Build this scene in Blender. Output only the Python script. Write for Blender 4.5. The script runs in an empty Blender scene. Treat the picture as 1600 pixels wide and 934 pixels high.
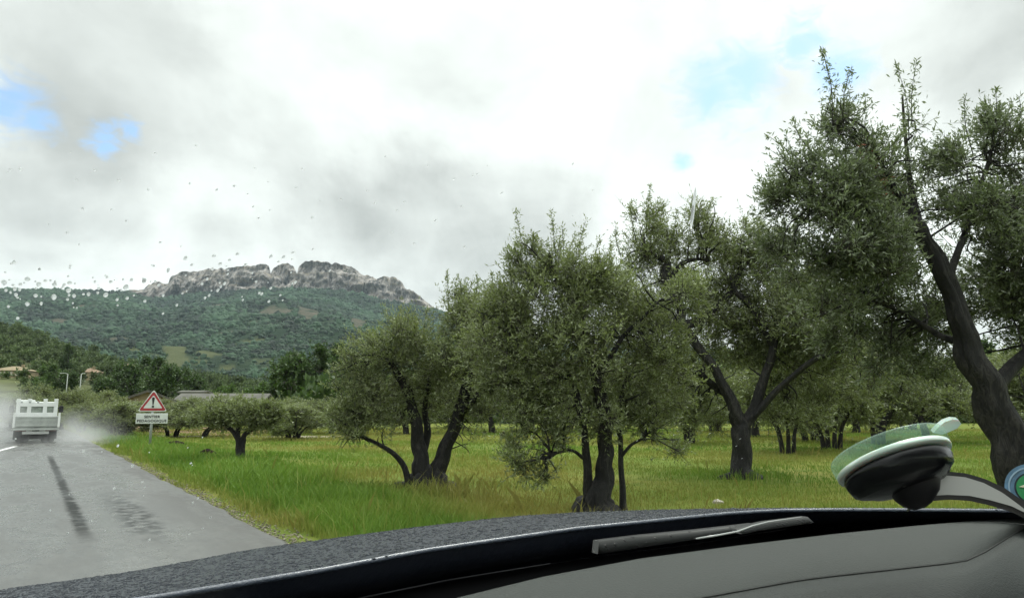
import bpy, bmesh, math, random
import numpy as np
from mathutils import Vector, Matrix

# ------------------------------------------------------------------ camera
C = bpy.context.scene.collection
S = bpy.context.scene
FPX, CAMZ, PITCH = 1150.0, 1.2, math.atan(173.0 / 1150.0)
cam = bpy.data.cameras.new('camera')
cam.sensor_width = 36.0
cam.lens = 36.0 * FPX / 1600.0
cam.clip_start, cam.clip_end = 0.02, 20000.0
camo = bpy.data.objects.new('camera', cam)
C.objects.link(camo)
camo.location = (0, 0, CAMZ)
camo.rotation_euler = (math.pi / 2 + PITCH, 0, 0)
S.camera = camo

# ------------------------------------------------------------------ exposure, sun, sky
S.view_settings.view_transform = 'Standard'
S.view_settings.look = 'None'
S.view_settings.gamma = 1.0
S.view_settings.exposure = 0.55
SUN_EL, SUN_AZ = math.radians(52), math.radians(25)      # azimuth: clockwise from +Y
SUN_STRENGTH = 1.4
sl = bpy.data.lights.new('sun', 'SUN')
sl.energy, sl.angle, sl.color = SUN_STRENGTH, math.radians(18), (1.0, 0.96, 0.9)
so = bpy.data.objects.new('sun', sl)
C.objects.link(so)
sd = Vector((math.sin(SUN_AZ) * math.cos(SUN_EL), math.cos(SUN_AZ) * math.cos(SUN_EL), math.sin(SUN_EL)))
so.rotation_euler = sd.to_track_quat('Z', 'Y').to_euler()
so.location = (0, 0, 60)


def ray(px, py):
    u, v = (px - 800.0) / FPX, (467.0 - py) / FPX
    c, s = math.cos(PITCH), math.sin(PITCH)
    return Vector((u, c - v * s, s + v * c))


class NT:
    """small helper to wire nodes"""
    def __init__(self, tree):
        self.t = tree
        self.n, self.l = tree.nodes, tree.links

    def new(self, kind, **kw):
        n = self.n.new(kind)
        for k, v in kw.items():
            setattr(n, k, v)
        return n

    def put(self, sock, v):
        if isinstance(v, bpy.types.NodeSocket):
            self.l.new(v, sock)
        elif isinstance(v, (tuple, list)) and sock.type == 'RGBA' and len(v) == 3:
            sock.default_value = (*v, 1.0)
        else:
            sock.default_value = v

    def math(self, op, a, b=0.0, c=0.0, clamp=False):
        n = self.new('ShaderNodeMath', operation=op, use_clamp=clamp)
        for s, v in zip(n.inputs, (a, b, c)):
            self.put(s, v)
        return n.outputs[0]

    def vmath(self, op, a, b=(0, 0, 0)):
        n = self.new('ShaderNodeVectorMath', operation=op)
        self.put(n.inputs[0], a)
        self.put(n.inputs[1], b)
        return n.outputs['Value'] if op in ('DOT_PRODUCT', 'LENGTH', 'DISTANCE') else n.outputs[0]

    def mix(self, f, a, b):
        n = self.new('ShaderNodeMix', data_type='RGBA')
        self.put(n.inputs[0], f)
        self.put(n.inputs[6], a)
        self.put(n.inputs[7], b)
        return n.outputs[2]

    def ramp(self, x, lo, hi, a=0.0, b=1.0):
        n = self.new('ShaderNodeMapRange', interpolation_type='SMOOTHSTEP')
        for i, v in enumerate((x, lo, hi, a, b)):
            self.put(n.inputs[i], v)
        return n.outputs[0]

    def noise(self, vec, scale, detail=4.0, rough=0.55, dist=0.0):
        n = self.new('ShaderNodeTexNoise')
        if vec is not None:
            self.put(n.inputs['Vector'], vec)
        for k, v in (('Scale', scale), ('Detail', detail), ('Roughness', rough), ('Distortion', dist)):
            self.put(n.inputs[k], v)
        return n.outputs['Fac']


world = bpy.data.worlds.new('World')
S.world = world
world.use_nodes = True
w = NT(world.node_tree)
w.n.clear()
wo = w.new('ShaderNodeOutputWorld')
sky = w.new('ShaderNodeTexSky', sky_type='NISHITA', sun_disc=False, sun_elevation=SUN_EL, sun_rotation=SUN_AZ)
sky.air_density, sky.dust_density = 1.0, 0.6
tc = w.new('ShaderNodeTexCoord')
gen = tc.outputs['Generated']
sep = w.new('ShaderNodeSeparateXYZ')
w.put(sep.inputs[0], gen)
zc = w.math('ADD', w.math('MAXIMUM', sep.outputs[2], 0.0), 0.22)
pl = w.new('ShaderNodeCombineXYZ')
w.put(pl.inputs[0], w.math('DIVIDE', sep.outputs[0], zc))
w.put(pl.inputs[1], w.math('DIVIDE', sep.outputs[1], zc))
plane = pl.outputs[0]
n_big = w.noise(plane, 1.3, 6.0, 0.55, 0.4)
n_mid = w.noise(w.vmath('ADD', plane, (3.7, 1.9, 0)), 3.6, 8.0, 0.58, 0.5)
n_gen = w.noise(gen, 4.2, 9.0, 0.58, 0.25)
n_fine = w.noise(w.vmath('ADD', plane, (7.1, 5.3, 2.0)), 9.0, 8.0, 0.6, 0.3)


n_rag = w.noise(w.vmath('ADD', plane, (1.3, 8.3, 1.0)), 16.0, 10.0, 0.62, 0.8)


def patch(px, py, r_px, wob=0.5, soft=False):
    """soft noisy spot round a sky direction: a gap or a bank in the clouds"""
    d = ray(px, py).normalized()
    dist = w.math('ARCCOSINE', w.math('MINIMUM', w.vmath('DOT_PRODUCT', gen, tuple(d)), 1.0))
    r = r_px / FPX
    if soft:
        wobble = w.math('MULTIPLY', w.math('SUBTRACT', w.math('ADD', w.math('MULTIPLY', n_gen, 0.8), w.math('MULTIPLY', n_mid, 0.2)), 0.5), r * wob * 3.0)
        return w.ramp(w.math('ADD', dist, wobble), r * 1.7, r * 0.1)
    v = w.math('SUBTRACT', 1.0, w.math('DIVIDE', dist, r))
    v = w.math('ADD', v, w.math('MULTIPLY', w.math('SUBTRACT', w.math('ADD', w.math('MULTIPLY', n_rag, 0.65), w.math('MULTIPLY', n_fine, 0.35)), 0.5), 5.0 * wob))
    return w.ramp(v, -0.15, 0.95)


def most(vals):
    o = vals[0]
    for v in vals[1:]:
        o = w.math('MAXIMUM', o, v)
    return o


gaps = most([patch(1115, 140, 66), patch(1160, 120, 66), patch(1310, 112, 52), patch(1250, 72, 46, 0.7), patch(12, 160, 52),
             patch(55, 185, 32), patch(168, 218, 30, 0.7), patch(205, 206, 20, 0.7), patch(1065, 255, 20)])
bank = most([patch(730, 385, 150, 0.7, soft=True), patch(630, 352, 120, 0.7, soft=True), patch(840, 330, 90, 0.8, soft=True)])
bank2 = most([patch(60, 290, 110, 0.7, soft=True), patch(330, 378, 48, 0.9, soft=True), patch(1560, 30, 110, 0.8, soft=True)])
bank3 = most([patch(330, 160, 260, 0.5, soft=True), patch(480, 260, 190, 0.6, soft=True)])
lum = w.math('ADD', w.ramp(n_big, 0.3, 0.7, -0.07, 0.12), w.ramp(n_gen, 0.32, 0.68, -0.08, 0.09))
lum = w.math('ADD', lum, 0.765)
lum = w.math('SUBTRACT', lum, w.math('MULTIPLY', bank, 0.27))
lum = w.math('SUBTRACT', lum, w.math('MULTIPLY', bank2, 0.18))
lum = w.math('SUBTRACT', lum, w.math('MULTIPLY', bank3, 0.10))
lum = w.math('MULTIPLY', lum, w.ramp(sep.outputs[2], 0.50, 0.95, 1.0, 2.5))      # an overcast sky is brightest overhead
cl = w.new('ShaderNodeCombineColor')
w.put(cl.inputs[0], w.math('MULTIPLY', lum, 0.985))
w.put(cl.inputs[1], lum)
w.put(cl.inputs[2], w.math('MULTIPLY', lum, 0.99))
b_sky = w.new('ShaderNodeBackground')
w.put(b_sky.inputs[0], w.vmath('MULTIPLY', sky.outputs[0], (0.85, 0.97, 1.08)))
b_sky.inputs[1].default_value = 0.115
b_veil = w.new('ShaderNodeBackground')                      # thin cloud in front of the blue
w.put(b_veil.inputs[0], (0.80, 0.93, 0.97))
b_veil.inputs[1].default_value = 0.12
add = w.new('ShaderNodeAddShader')
w.l.new(b_sky.outputs[0], add.inputs[0])
w.l.new(b_veil.outputs[0], add.inputs[1])
b_cl = w.new('ShaderNodeBackground')
w.put(b_cl.inputs[0], cl.outputs[0])
b_cl.inputs[1].default_value = 1.0
ms = w.new('ShaderNodeMixShader')
w.put(ms.inputs[0], w.math('MULTIPLY', gaps, 0.97))
w.l.new(b_cl.outputs[0], ms.inputs[1])
w.l.new(add.outputs[0], ms.inputs[2])
w.l.new(ms.outputs[0], wo.inputs['Surface'])

S.cycles.use_denoising = True
S.cycles.max_bounces = 8
S.cycles.transparent_max_bounces = 16
S.cycles.volume_bounces = 0
S.cycles.sample_clamp_indirect = 4.0
S.cycles.caustics_reflective = False
S.cycles.caustics_refractive = False

# ------------------------------------------------------------------ helpers
rng = np.random.default_rng(11)
random.seed(5)
ROADANG = math.atan2((46.0 - 800.0) / FPX, 1.0 / math.cos(PITCH))
FV = Vector((math.sin(ROADANG), math.cos(ROADANG), 0.0))     # along the road
RV = Vector((math.cos(ROADANG), -math.sin(ROADANG), 0.0))    # to the right of the road
UV = Vector((0, 0, 1))


def P(px, py, depth):
    r = ray(px, py)
    r = r * (depth / r.y)
    return Vector((r.x, r.y, r.z + CAMZ))


def G(px, py, z=0.0):
    r = ray(px, py)
    r = r * ((z - CAMZ) / r.z)
    return Vector((r.x, r.y, z))


def CF(r, f, z):
    return RV * r + FV * f + Vector((0, 0, CAMZ + z))


def at_drop(px, py, drop):
    r = ray(px, py)
    r = r * (-drop / r.z)
    return Vector((r.x, r.y, CAMZ + r.z))


def at_fwd(px, py, f):
    r = ray(px, py)
    r = r * (f / r.dot(FV))
    return Vector((r.x, r.y, CAMZ + r.z))


def interp(table, x):
    xs, ys = zip(*table)
    return np.interp(x, xs, ys)


_m = (1 << 32) - 1


def _hash(ix, iy, iz, seed):
    h = (ix.astype(np.int64) * 374761393 + iy.astype(np.int64) * 668265263 + iz.astype(np.int64) * 2147483647 + seed * 1274126177) & _m
    h = ((h ^ (h >> 13)) * 1274126177) & _m
    h = h ^ (h >> 16)
    return (h & 0xFFFFFF) / float(0xFFFFFF)


def vnoise(p, seed=0):
    p = np.asarray(p, dtype=np.float64)
    i = np.floor(p).astype(np.int64)
    f = p - i
    f = f * f * (3 - 2 * f)
    out = 0
    for dx in (0, 1):
        wx = f[:, 0] if dx else 1 - f[:, 0]
        for dy in (0, 1):
            wy = f[:, 1] if dy else 1 - f[:, 1]
            for dz in (0, 1):
                wz = f[:, 2] if dz else 1 - f[:, 2]
                out = out + wx * wy * wz * _hash(i[:, 0] + dx, i[:, 1] + dy, i[:, 2] + dz, seed)
    return out * 2 - 1


def fbm(p, octaves=4, seed=0, gain=0.5):
    p = np.asarray(p, dtype=np.float64)
    o, a = 0, 1.0
    for k in range(octaves):
        o = o + a * vnoise(p * 2 ** k, seed + k)
        a *= gain
    return o


def mesh_np(name, verts, loops, counts, mats, parent=None, mat_index=None, attrs=None, smooth=False):
    verts = np.ascontiguousarray(verts, dtype=np.float32).reshape(-1, 3)
    loops = np.ascontiguousarray(loops, dtype=np.int32).ravel()
    counts = np.ascontiguousarray(counts, dtype=np.int32)
    me = bpy.data.meshes.new(name)
    me.vertices.add(len(verts))
    me.vertices.foreach_set('co', verts.ravel())
    me.loops.add(len(loops))
    me.loops.foreach_set('vertex_index', loops)
    me.polygons.add(len(counts))
    st = np.zeros(len(counts), np.int32)
    st[1:] = np.cumsum(counts)[:-1]
    me.polygons.foreach_set('loop_start', st)
    if mat_index is not None:
        me.polygons.foreach_set('material_index', np.ascontiguousarray(mat_index, np.int32))
    me.polygons.foreach_set('use_smooth', np.full(len(counts), smooth))
    for m in (mats if isinstance(mats, (list, tuple)) else [mats]):
        me.materials.append(m)
    for k, v in (attrs or {}).items():
        a = me.attributes.new(k, 'FLOAT', 'POINT')
        a.data.foreach_set('value', np.ascontiguousarray(v, np.float32))
    me.update(calc_edges=True)
    me.validate()
    o = bpy.data.objects.new(name, me)
    C.objects.link(o)
    if parent is not None:
        o.parent = parent
    return o


class MB:
    """collects polygons for one mesh"""
    def __init__(self):
        self.v, self.f, self.mi, self.sm = [], [], [], []

    def poly(self, pts, m=0, sm=False):
        n = len(self.v)
        self.v += [Vector(p) for p in pts]
        self.f.append(tuple(range(n, n + len(pts))))
        self.mi.append(m)
        self.sm.append(sm)

    def raw(self, verts, faces, m=0, sm=False):
        n = len(self.v)
        self.v += [Vector(p) for p in verts]
        for f in faces:
            self.f.append(tuple(i + n for i in f))
            self.mi.append(m)
            self.sm.append(sm)

    def box(self, c, size, M=None, bev=0.0, m=0):
        bm = bmesh.new()
        bmesh.ops.create_cube(bm, size=1.0)
        for v in bm.verts:
            v.co = Vector((v.co.x * size[0], v.co.y * size[1], v.co.z * size[2]))
        if bev > 0:
            bmesh.ops.bevel(bm, geom=bm.edges[:], offset=min(bev, 0.45 * min(size)), segments=2, affect='EDGES', profile=0.5)
        for v in bm.verts:
            v.co = v.co + Vector(c)
            if M is not None:
                v.co = M @ v.co
        bm.verts.index_update()
        self.raw([v.co.copy() for v in bm.verts], [[v.index for v in f.verts] for f in bm.faces], m)
        bm.free()

    def tube(self, pts, radii, seg=10, m=0, cap=True, sm=True, wob=None):
        pts = [Vector(p) for p in pts]
        n = len(pts)
        vs, fs = [], []
        up = Vector((0.31, 0.17, 0.93)).normalized()
        for i in range(n):
            t = (pts[min(i + 1, n - 1)] - pts[max(i - 1, 0)]).normalized()
            if i == 0:
                a = t.orthogonal().normalized()
            a = (a - t * a.dot(t)).normalized()
            b = t.cross(a)
            for k in range(seg):
                an = 2 * math.pi * k / seg
                r = radii[i]
                if wob is not None:
                    r *= wob(i, an)
                vs.append(pts[i] + (a * math.cos(an) + b * math.sin(an)) * r)
        for i in range(n - 1):
            for k in range(seg):
                k2 = (k + 1) % seg
                fs.append((i * seg + k, i * seg + k2, (i + 1) * seg + k2, (i + 1) * seg + k))
        if cap:
            fs.append(tuple(reversed(range(seg))))
            fs.append(tuple((n - 1) * seg + k for k in range(seg)))
        self.raw(vs, fs, m, sm)

    def loft(self, rows, m=0, sm=True, close=False):
        """rows: lists of points of equal length"""
        k = len(rows[0])
        vs = [p for r in rows for p in r]
        fs = []
        for i in range(len(rows) - 1):
            for j in range(k - 1 if not close else k):
                j2 = (j + 1) % k
                fs.append((i * k + j, i * k + j2, (i + 1) * k + j2, (i + 1) * k + j))
        self.raw(vs, fs, m, sm)

    def lathe(self, prof, M, seg=32, m=0, sm=True, closed=False):
        """prof: (r, h) pairs; M maps local z-axis"""
        rows = [[M @ Vector((r * math.cos(2 * math.pi * k / seg), r * math.sin(2 * math.pi * k / seg), h)) for k in range(seg)] for r, h in prof]
        self.loft(rows, m, sm, True)

    def build(self, name, mats, parent=None):
        me = bpy.data.meshes.new(name)
        me.from_pydata([tuple(v) for v in self.v], [], self.f)
        for m in (mats if isinstance(mats, (list, tuple)) else [mats]):
            me.materials.append(m)
        me.polygons.foreach_set('material_index', self.mi)
        me.polygons.foreach_set('use_smooth', self.sm)
        me.update()
        o = bpy.data.objects.new(name, me)
        C.objects.link(o)
        if parent is not None:
            o.parent = parent
            o.matrix_parent_inverse = parent.matrix_world.inverted()
        return o


def local(o_list, root):
    """children were built in world coordinates: keep them there below an Empty that has a place of its own"""
    inv = Matrix.LocRotScale(root.location, root.rotation_euler, root.scale).inverted()
    for o in o_list:
        o.matrix_parent_inverse = Matrix.Identity(4)
        o.data.transform(inv)


def tag(o, label=None, cat=None, group=None, kind=None):
    for k, v in (('label', label), ('category', cat), ('group', group), ('kind', kind)):
        if v:
            o[k] = v
    return o


def empty(name, loc=(0, 0, 0), rz=0.0, label=None, cat=None, group=None):
    o = bpy.data.objects.new(name, None)
    C.objects.link(o)
    o.location = loc
    o.rotation_euler = (0, 0, rz)
    o.empty_display_size = 0.2
    return tag(o, label, cat, group)


def part(mb, name, mats, root):
    """mb was filled in world coordinates"""
    inv = Matrix.LocRotScale(Vector(root.location), root.rotation_euler, root.scale).inverted()
    mb.v = [inv @ v for v in mb.v]
    o = mb.build(name, mats)
    o.parent = root
    return o


def copy_tree(o, parent=None):
    c = o.copy()
    C.objects.link(c)
    c.parent = parent
    for ch in o.children:
        copy_tree(ch, c)
    return c


# ------------------------------------------------------------------ materials
def mat(name, col=(0.5, 0.5, 0.5), rough=0.6, metal=0.0, spec=0.5, var=0.0, vscale=8.0, bump=0.0, bscale=40.0, coat=0.0):
    m = bpy.data.materials.new(name)
    m.use_nodes = True
    t = NT(m.node_tree)
    b = t.n['Principled BSDF']
    tcn = t.new('ShaderNodeTexCoord')
    if var > 0:
        nz = t.noise(tcn.outputs['Object'], vscale, 5.0, 0.6)
        lo = tuple(c * (1 - var) for c in col)
        hi = tuple(min(1, c * (1 + var)) for c in col)
        t.put(b.inputs['Base Color'], t.mix(t.ramp(nz, 0.3, 0.7), lo, hi))
    else:
        t.put(b.inputs['Base Color'], tuple(col))
    b.inputs['Roughness'].default_value = rough
    b.inputs['Metallic'].default_value = metal
    b.inputs['Specular IOR Level'].default_value = spec
    b.inputs['Coat Weight'].default_value = coat
    b.inputs['Coat Roughness'].default_value = 0.06
    if bump > 0:
        bn = t.new('ShaderNodeBump')
        bn.inputs['Strength'].default_value = bump
        bn.inputs['Distance'].default_value = 0.02
        t.put(bn.inputs['Height'], t.noise(tcn.outputs['Object'], bscale, 6.0, 0.6))
        t.l.new(bn.outputs[0], b.inputs['Normal'])
    return m


def leaf_mat(name, top, under, trans, var=0.35, rough=0.5, transw=0.3):
    m = bpy.data.materials.new(name)
    m.use_nodes = True
    t = NT(m.node_tree)
    b = t.n['Principled BSDF']
    at = t.new('ShaderNodeAttribute', attribute_name='tone')
    geo = t.new('ShaderNodeNewGeometry')
    col = t.mix(geo.outputs['Backfacing'], top, under)
    k = t.math('ADD', t.math('MULTIPLY', at.outputs['Fac'], 2 * var), 1 - var)
    sc = t.new('ShaderNodeVectorMath', operation='SCALE')
    t.put(sc.inputs[0], col)
    t.put(sc.inputs['Scale'], k)
    t.put(b.inputs['Base Color'], sc.outputs[0])
    b.inputs['Roughness'].default_value = rough
    b.inputs['Specular IOR Level'].default_value = 0.45
    tr = t.new('ShaderNodeBsdfTranslucent')
    t.put(tr.inputs[0], trans)
    mx = t.new('ShaderNodeMixShader')
    mx.inputs[0].default_value = transw
    t.l.new(b.outputs[0], mx.inputs[1])
    t.l.new(tr.outputs[0], mx.inputs[2])
    t.l.new(mx.outputs[0], t.n['Material Output'].inputs['Surface'])
    return m


M_OLIVE = leaf_mat('olive_leaf', (0.125, 0.155, 0.060), (0.250, 0.280, 0.165), (0.24, 0.30, 0.08), 0.45, 0.45, 0.34)
M_OLIVE_NEAR = leaf_mat('olive_leaf_cool', (0.100, 0.128, 0.062), (0.225, 0.255, 0.175), (0.19, 0.25, 0.09), 0.45, 0.42, 0.32)
M_BROAD = leaf_mat('broad_leaf', (0.055, 0.095, 0.026), (0.068, 0.11, 0.034), (0.07, 0.14, 0.02), 0.5, 0.5, 0.2)
M_BRIGHT = leaf_mat('bright_leaf', (0.070, 0.135, 0.026), (0.085, 0.15, 0.035), (0.11, 0.2, 0.02), 0.4, 0.5, 0.25)
M_SCRUB = leaf_mat('scrub_leaf', (0.080, 0.118, 0.038), (0.088, 0.125, 0.042), (0.09, 0.13, 0.03), 0.65, 0.6, 0.15)
M_DEAD = mat('dead_leaf', (0.30, 0.085, 0.035), 0.7, var=0.3)


def bark_mat(name, c1, c2):
    m = bpy.data.materials.new(name)
    m.use_nodes = True
    t = NT(m.node_tree)
    b = t.n['Principled BSDF']
    tcn = t.new('ShaderNodeTexCoord')
    mp = t.new('ShaderNodeMapping')
    mp.inputs['Scale'].default_value = (1, 1, 0.3)
    t.l.new(tcn.outputs['Object'], mp.inputs[0])
    nz = t.noise(mp.outputs[0], 26.0, 9.0, 0.7, 0.8)
    n2 = t.noise(tcn.outputs['Object'], 3.0, 3.0)
    t.put(b.inputs['Base Color'], t.mix(t.ramp(t.math('ADD', nz, t.math('MULTIPLY', t.math('SUBTRACT', n2, 0.5), 0.5)), 0.46, 0.66), c1, c2))
    b.inputs['Roughness'].default_value = 0.75
    bn = t.new('ShaderNodeBump')
    bn.inputs['Strength'].default_value = 0.9
    bn.inputs['Distance'].default_value = 0.05
    t.put(bn.inputs['Height'], nz)
    t.l.new(bn.outputs[0], b.inputs['Normal'])
    return m


M_BARK = bark_mat('wet_bark', (0.004, 0.0038, 0.0036), (0.034, 0.031, 0.027))
M_BARK2 = bark_mat('far_bark', (0.010, 0.009, 0.008), (0.045, 0.040, 0.032))
M_TWIG = mat('twig', (0.045, 0.04, 0.03), 0.8)
M_WHITE = mat('white_paint', (0.70, 0.72, 0.70), 0.45, var=0.08, vscale=3.0)
M_DIRTYWHITE = mat('grimy_white_paint', (0.36, 0.385, 0.36), 0.5, var=0.2, vscale=2.5)
M_BLACK = mat('black_plastic', (0.007, 0.007, 0.008), 0.45, spec=0.25)
M_RUBBER = mat('rubber', (0.018, 0.018, 0.018), 0.8, var=0.2, bump=0.2)
M_STEEL = mat('galvanised_steel', (0.36, 0.39, 0.38), 0.5, 0.4, var=0.12)
M_DARK = mat('dark_chassis', (0.03, 0.032, 0.034), 0.7, var=0.3)

# ------------------------------------------------------------------ ground, road
def ground_material():
    m = bpy.data.materials.new('meadow_soil')
    m.use_nodes = True
    t = NT(m.node_tree)
    b = t.n['Principled BSDF']
    g = t.new('ShaderNodeNewGeometry').outputs['Position']
    n1 = t.noise(g, 0.22, 5.0, 0.6)
    n2 = t.noise(g, 1.7, 6.0, 0.65)
    n3 = t.noise(g, 14.0, 4.0, 0.6)
    c = t.mix(t.ramp(n1, 0.35, 0.65), (0.110, 0.160, 0.024), (0.180, 0.185, 0.040))
    c = t.mix(t.ramp(n2, 0.45, 0.72), c, (0.085, 0.135, 0.020))
    c = t.mix(t.ramp(n3, 0.5, 0.8, 0.0, 0.6), c, (0.20, 0.18, 0.06))
    t.put(b.inputs['Base Color'], c)
    b.inputs['Roughness'].default_value = 0.9
    b.inputs['Specular IOR Level'].default_value = 0.1
    bn = t.new('ShaderNodeBump')
    bn.inputs['Strength'].default_value = 0.8
    bn.inputs['Distance'].default_value = 0.08
    t.put(bn.inputs['Height'], t.math('ADD', n2, n3))
    t.l.new(bn.outputs[0], b.inputs['Normal'])
    return m


gb = MB()
gb.poly([(-6000, -3000, 0), (6000, -3000, 0), (6000, 7000, 0), (-6000, 7000, 0)])
tag(gb.build('ground', ground_material()), kind='structure')

EDGE = G(440, 850).dot(RV)                # right edge of the asphalt, metres right of the camera


def road_bend(f):
    return -0.0022 * max(0.0, f - 45.0) ** 2


def road_material():
    m = bpy.data.materials.new('wet_asphalt')
    m.use_nodes = True
    t = NT(m.node_tree)
    b = t.n['Principled BSDF']
    o = t.new('ShaderNodeTexCoord').outputs['Object']
    sp = t.new('ShaderNodeSeparateXYZ')
    t.put(sp.inputs[0], o)
    x, y = sp.outputs[0], sp.outputs[1]
    mp = t.new('ShaderNodeMapping')
    mp.inputs['Scale'].default_value = (1.0, 0.22, 1.0)
    t.l.new(o, mp.inputs[0])
    mp2 = t.new('ShaderNodeMapping')
    mp2.inputs['Scale'].default_value = (0.35, 3.0, 1.0)
    t.l.new(o, mp2.inputs[0])
    n1 = t.noise(mp.outputs[0], 1.6, 5.0, 0.6)
    n2 = t.noise(mp2.outputs[0], 3.0, 6.0, 0.7)        # cross ripples of water
    n3 = t.noise(o, 90.0, 3.0, 0.6)
    n4 = t.noise(o, 6.0, 6.0, 0.7)

    def streak(xc, half, y0, y1, wob):
        cx = t.math('ADD', xc, t.math('MULTIPLY', t.math('SUBTRACT', n4, 0.5), wob))
        d = t.math('ABSOLUTE', t.math('SUBTRACT', x, cx))
        a = t.ramp(d, half * 1.2, half * 0.3)
        e = t.math('MULTIPLY', t.ramp(y, y0 - 1.2, y0 + 0.6), t.ramp(y, y1 + 3.0, y1 - 2.0))
        return t.math('MULTIPLY', t.math('MULTIPLY', a, e), t.ramp(t.math('ADD', n2, t.math('MULTIPLY', t.math('SUBTRACT', n4, 0.5), 0.75)), 0.20, 0.50))

    s1a, s1b = G(130, 835), G(78, 715)
    s2a, s2b = G(225, 835), G(178, 778)
    d1 = streak(s1a.dot(RV), 0.085, s1a.dot(FV), s1b.dot(FV), 0.16)
    d2 = streak(0.5 * (s2a.dot(RV) + s2b.dot(RV)), 0.24, s2a.dot(FV), s2b.dot(FV), 0.35)
    dark = t.math('MAXIMUM', d1, t.math('MULTIPLY', d2, t.ramp(n4, 0.38, 0.58, 0.15, 0.95)))
    edge = t.ramp(x, EDGE - 0.75, EDGE - 0.15)
    c = t.mix(t.ramp(n1, 0.35, 0.65), (0.082, 0.083, 0.078), (0.130, 0.130, 0.122))
    c = t.mix(t.ramp(n4, 0.35, 0.7, 0.0, 0.5), c, (0.060, 0.060, 0.058))
    spk = t.noise(o, 38.0, 2.0, 0.5)
    c = t.mix(t.ramp(spk, 0.60, 0.72, 0.0, 0.55), c, (0.035, 0.035, 0.034))
    c = t.mix(t.math('MULTIPLY', edge, 0.5), c, (0.062, 0.060, 0.056))
    c = t.mix(t.math('MULTIPLY', dark, 0.9), c, (0.016, 0.018, 0.017))
    t.put(b.inputs['Base Color'], c)
    film = t.ramp(t.math('ADD', n1, t.math('MULTIPLY', t.math('SUBTRACT', n4, 0.5), 0.35)), 0.40, 0.60)
    r = t.math('ADD', t.math('SUBTRACT', 0.46, t.math('MULTIPLY', film, 0.27)), t.math('MULTIPLY', edge, 0.12))
    r = t.math('ADD', r, t.math('MULTIPLY', dark, 0.22))
    t.put(b.inputs['Roughness'], r)
    t.put(b.inputs['Specular IOR Level'], t.math('SUBTRACT', 0.62, t.math('ADD', t.math('MULTIPLY', dark, 0.5), t.math('MULTIPLY', edge, 0.2))))
    bn = t.new('ShaderNodeBump')
    t.put(bn.inputs['Strength'], t.math('SUBTRACT', 0.42, t.math('MULTIPLY', film, 0.26)))
    bn.inputs['Distance'].default_value = 0.012
    t.put(bn.inputs['Height'], t.math('ADD', t.math('MULTIPLY', n3, 0.7), t.math('MULTIPLY', n2, 0.8)))
    t.l.new(bn.outputs[0], b.inputs['Normal'])
    return m


fs_ = np.concatenate([np.arange(-15, 40, 0.35), np.arange(40, 160, 3.0)])
L, R_ = [], []
for f in fs_:
    jag = 0.06 * float(vnoise(np.array([[f * 1.7, 3.1, 0.5]]), 3)[0]) + 0.05 * float(vnoise(np.array([[f * 6.1, 1.1, 0.5]]), 4)[0])
    b_ = road_bend(f)
    L.append(Vector((-5.2 + b_, f, 0.030)))
    R_.append(Vector((EDGE + b_ + jag, f, 0.022)))
rows = [[l.lerp(r, k / 6) for k in range(7)] for l, r in zip(L, R_)]
rows = [[Vector((p.x, p.y, p.z)) for p in r] + [Vector((r[-1].x + 0.05, r[-1].y, 0.001))] for r in rows]
rb = MB()
rb.loft(rows, sm=False)
road = rb.build('road', road_material())
road.rotation_euler = (0, 0, -ROADANG)
tag(road, kind='structure')

# white road mark beside the truck
mk = MB()
a0, a1 = G(-40, 714, 0.034), G(24, 697, 0.034)
sdv = (a1 - a0).normalized().cross(UV) * 0.07
pieces = 5
for i in range(pieces):
    p, q = a0.lerp(a1, i / pieces + 0.004), a0.lerp(a1, (i + 1) / pieces)
    mk.poly([p + sdv, q + sdv, q - sdv, p - sdv])
tag(mk.build('road_marking', mat('road_paint', (0.75, 0.76, 0.74), 0.5, var=0.25, vscale=5.0)), kind='structure')

# sandy path that crosses behind the meadow
M_SAND = mat('sandy_path', (0.24, 0.21, 0.15), 0.9, var=0.25, vscale=1.2, bump=0.3, bscale=6.0)
pb = MB()
pl_, pr_ = [], []
for px in range(60, 560, 12):
    wv = 1.2 * math.sin(px * 0.013)
    pl_.append(G(px, 680.5 + 0.4 * math.sin(px * 0.02), 0.006))
    pr_.append(G(px, 683.0 + 0.5 * math.sin(px * 0.03), 0.006))
pb.loft([pl_, pr_], sm=False)
tag(pb.build('path', M_SAND), kind='structure')
M_SOIL = mat('bare_red_soil', (0.20, 0.12, 0.065), 0.95, var=0.35, vscale=0.5, bump=0.4, bscale=3.0)
pb = MB()
pl_, pr_ = [], []
for px in range(120, 430, 10):
    pl_.append(G(px, 668 + 3 * math.sin(px * 0.05), 0.004))
    pr_.append(G(px, 679 + 0.8 * math.sin(px * 0.04), 0.004))
pb.loft([pl_, pr_], sm=False)
tag(pb.build('bare_soil', M_SOIL), kind='structure')

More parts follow.
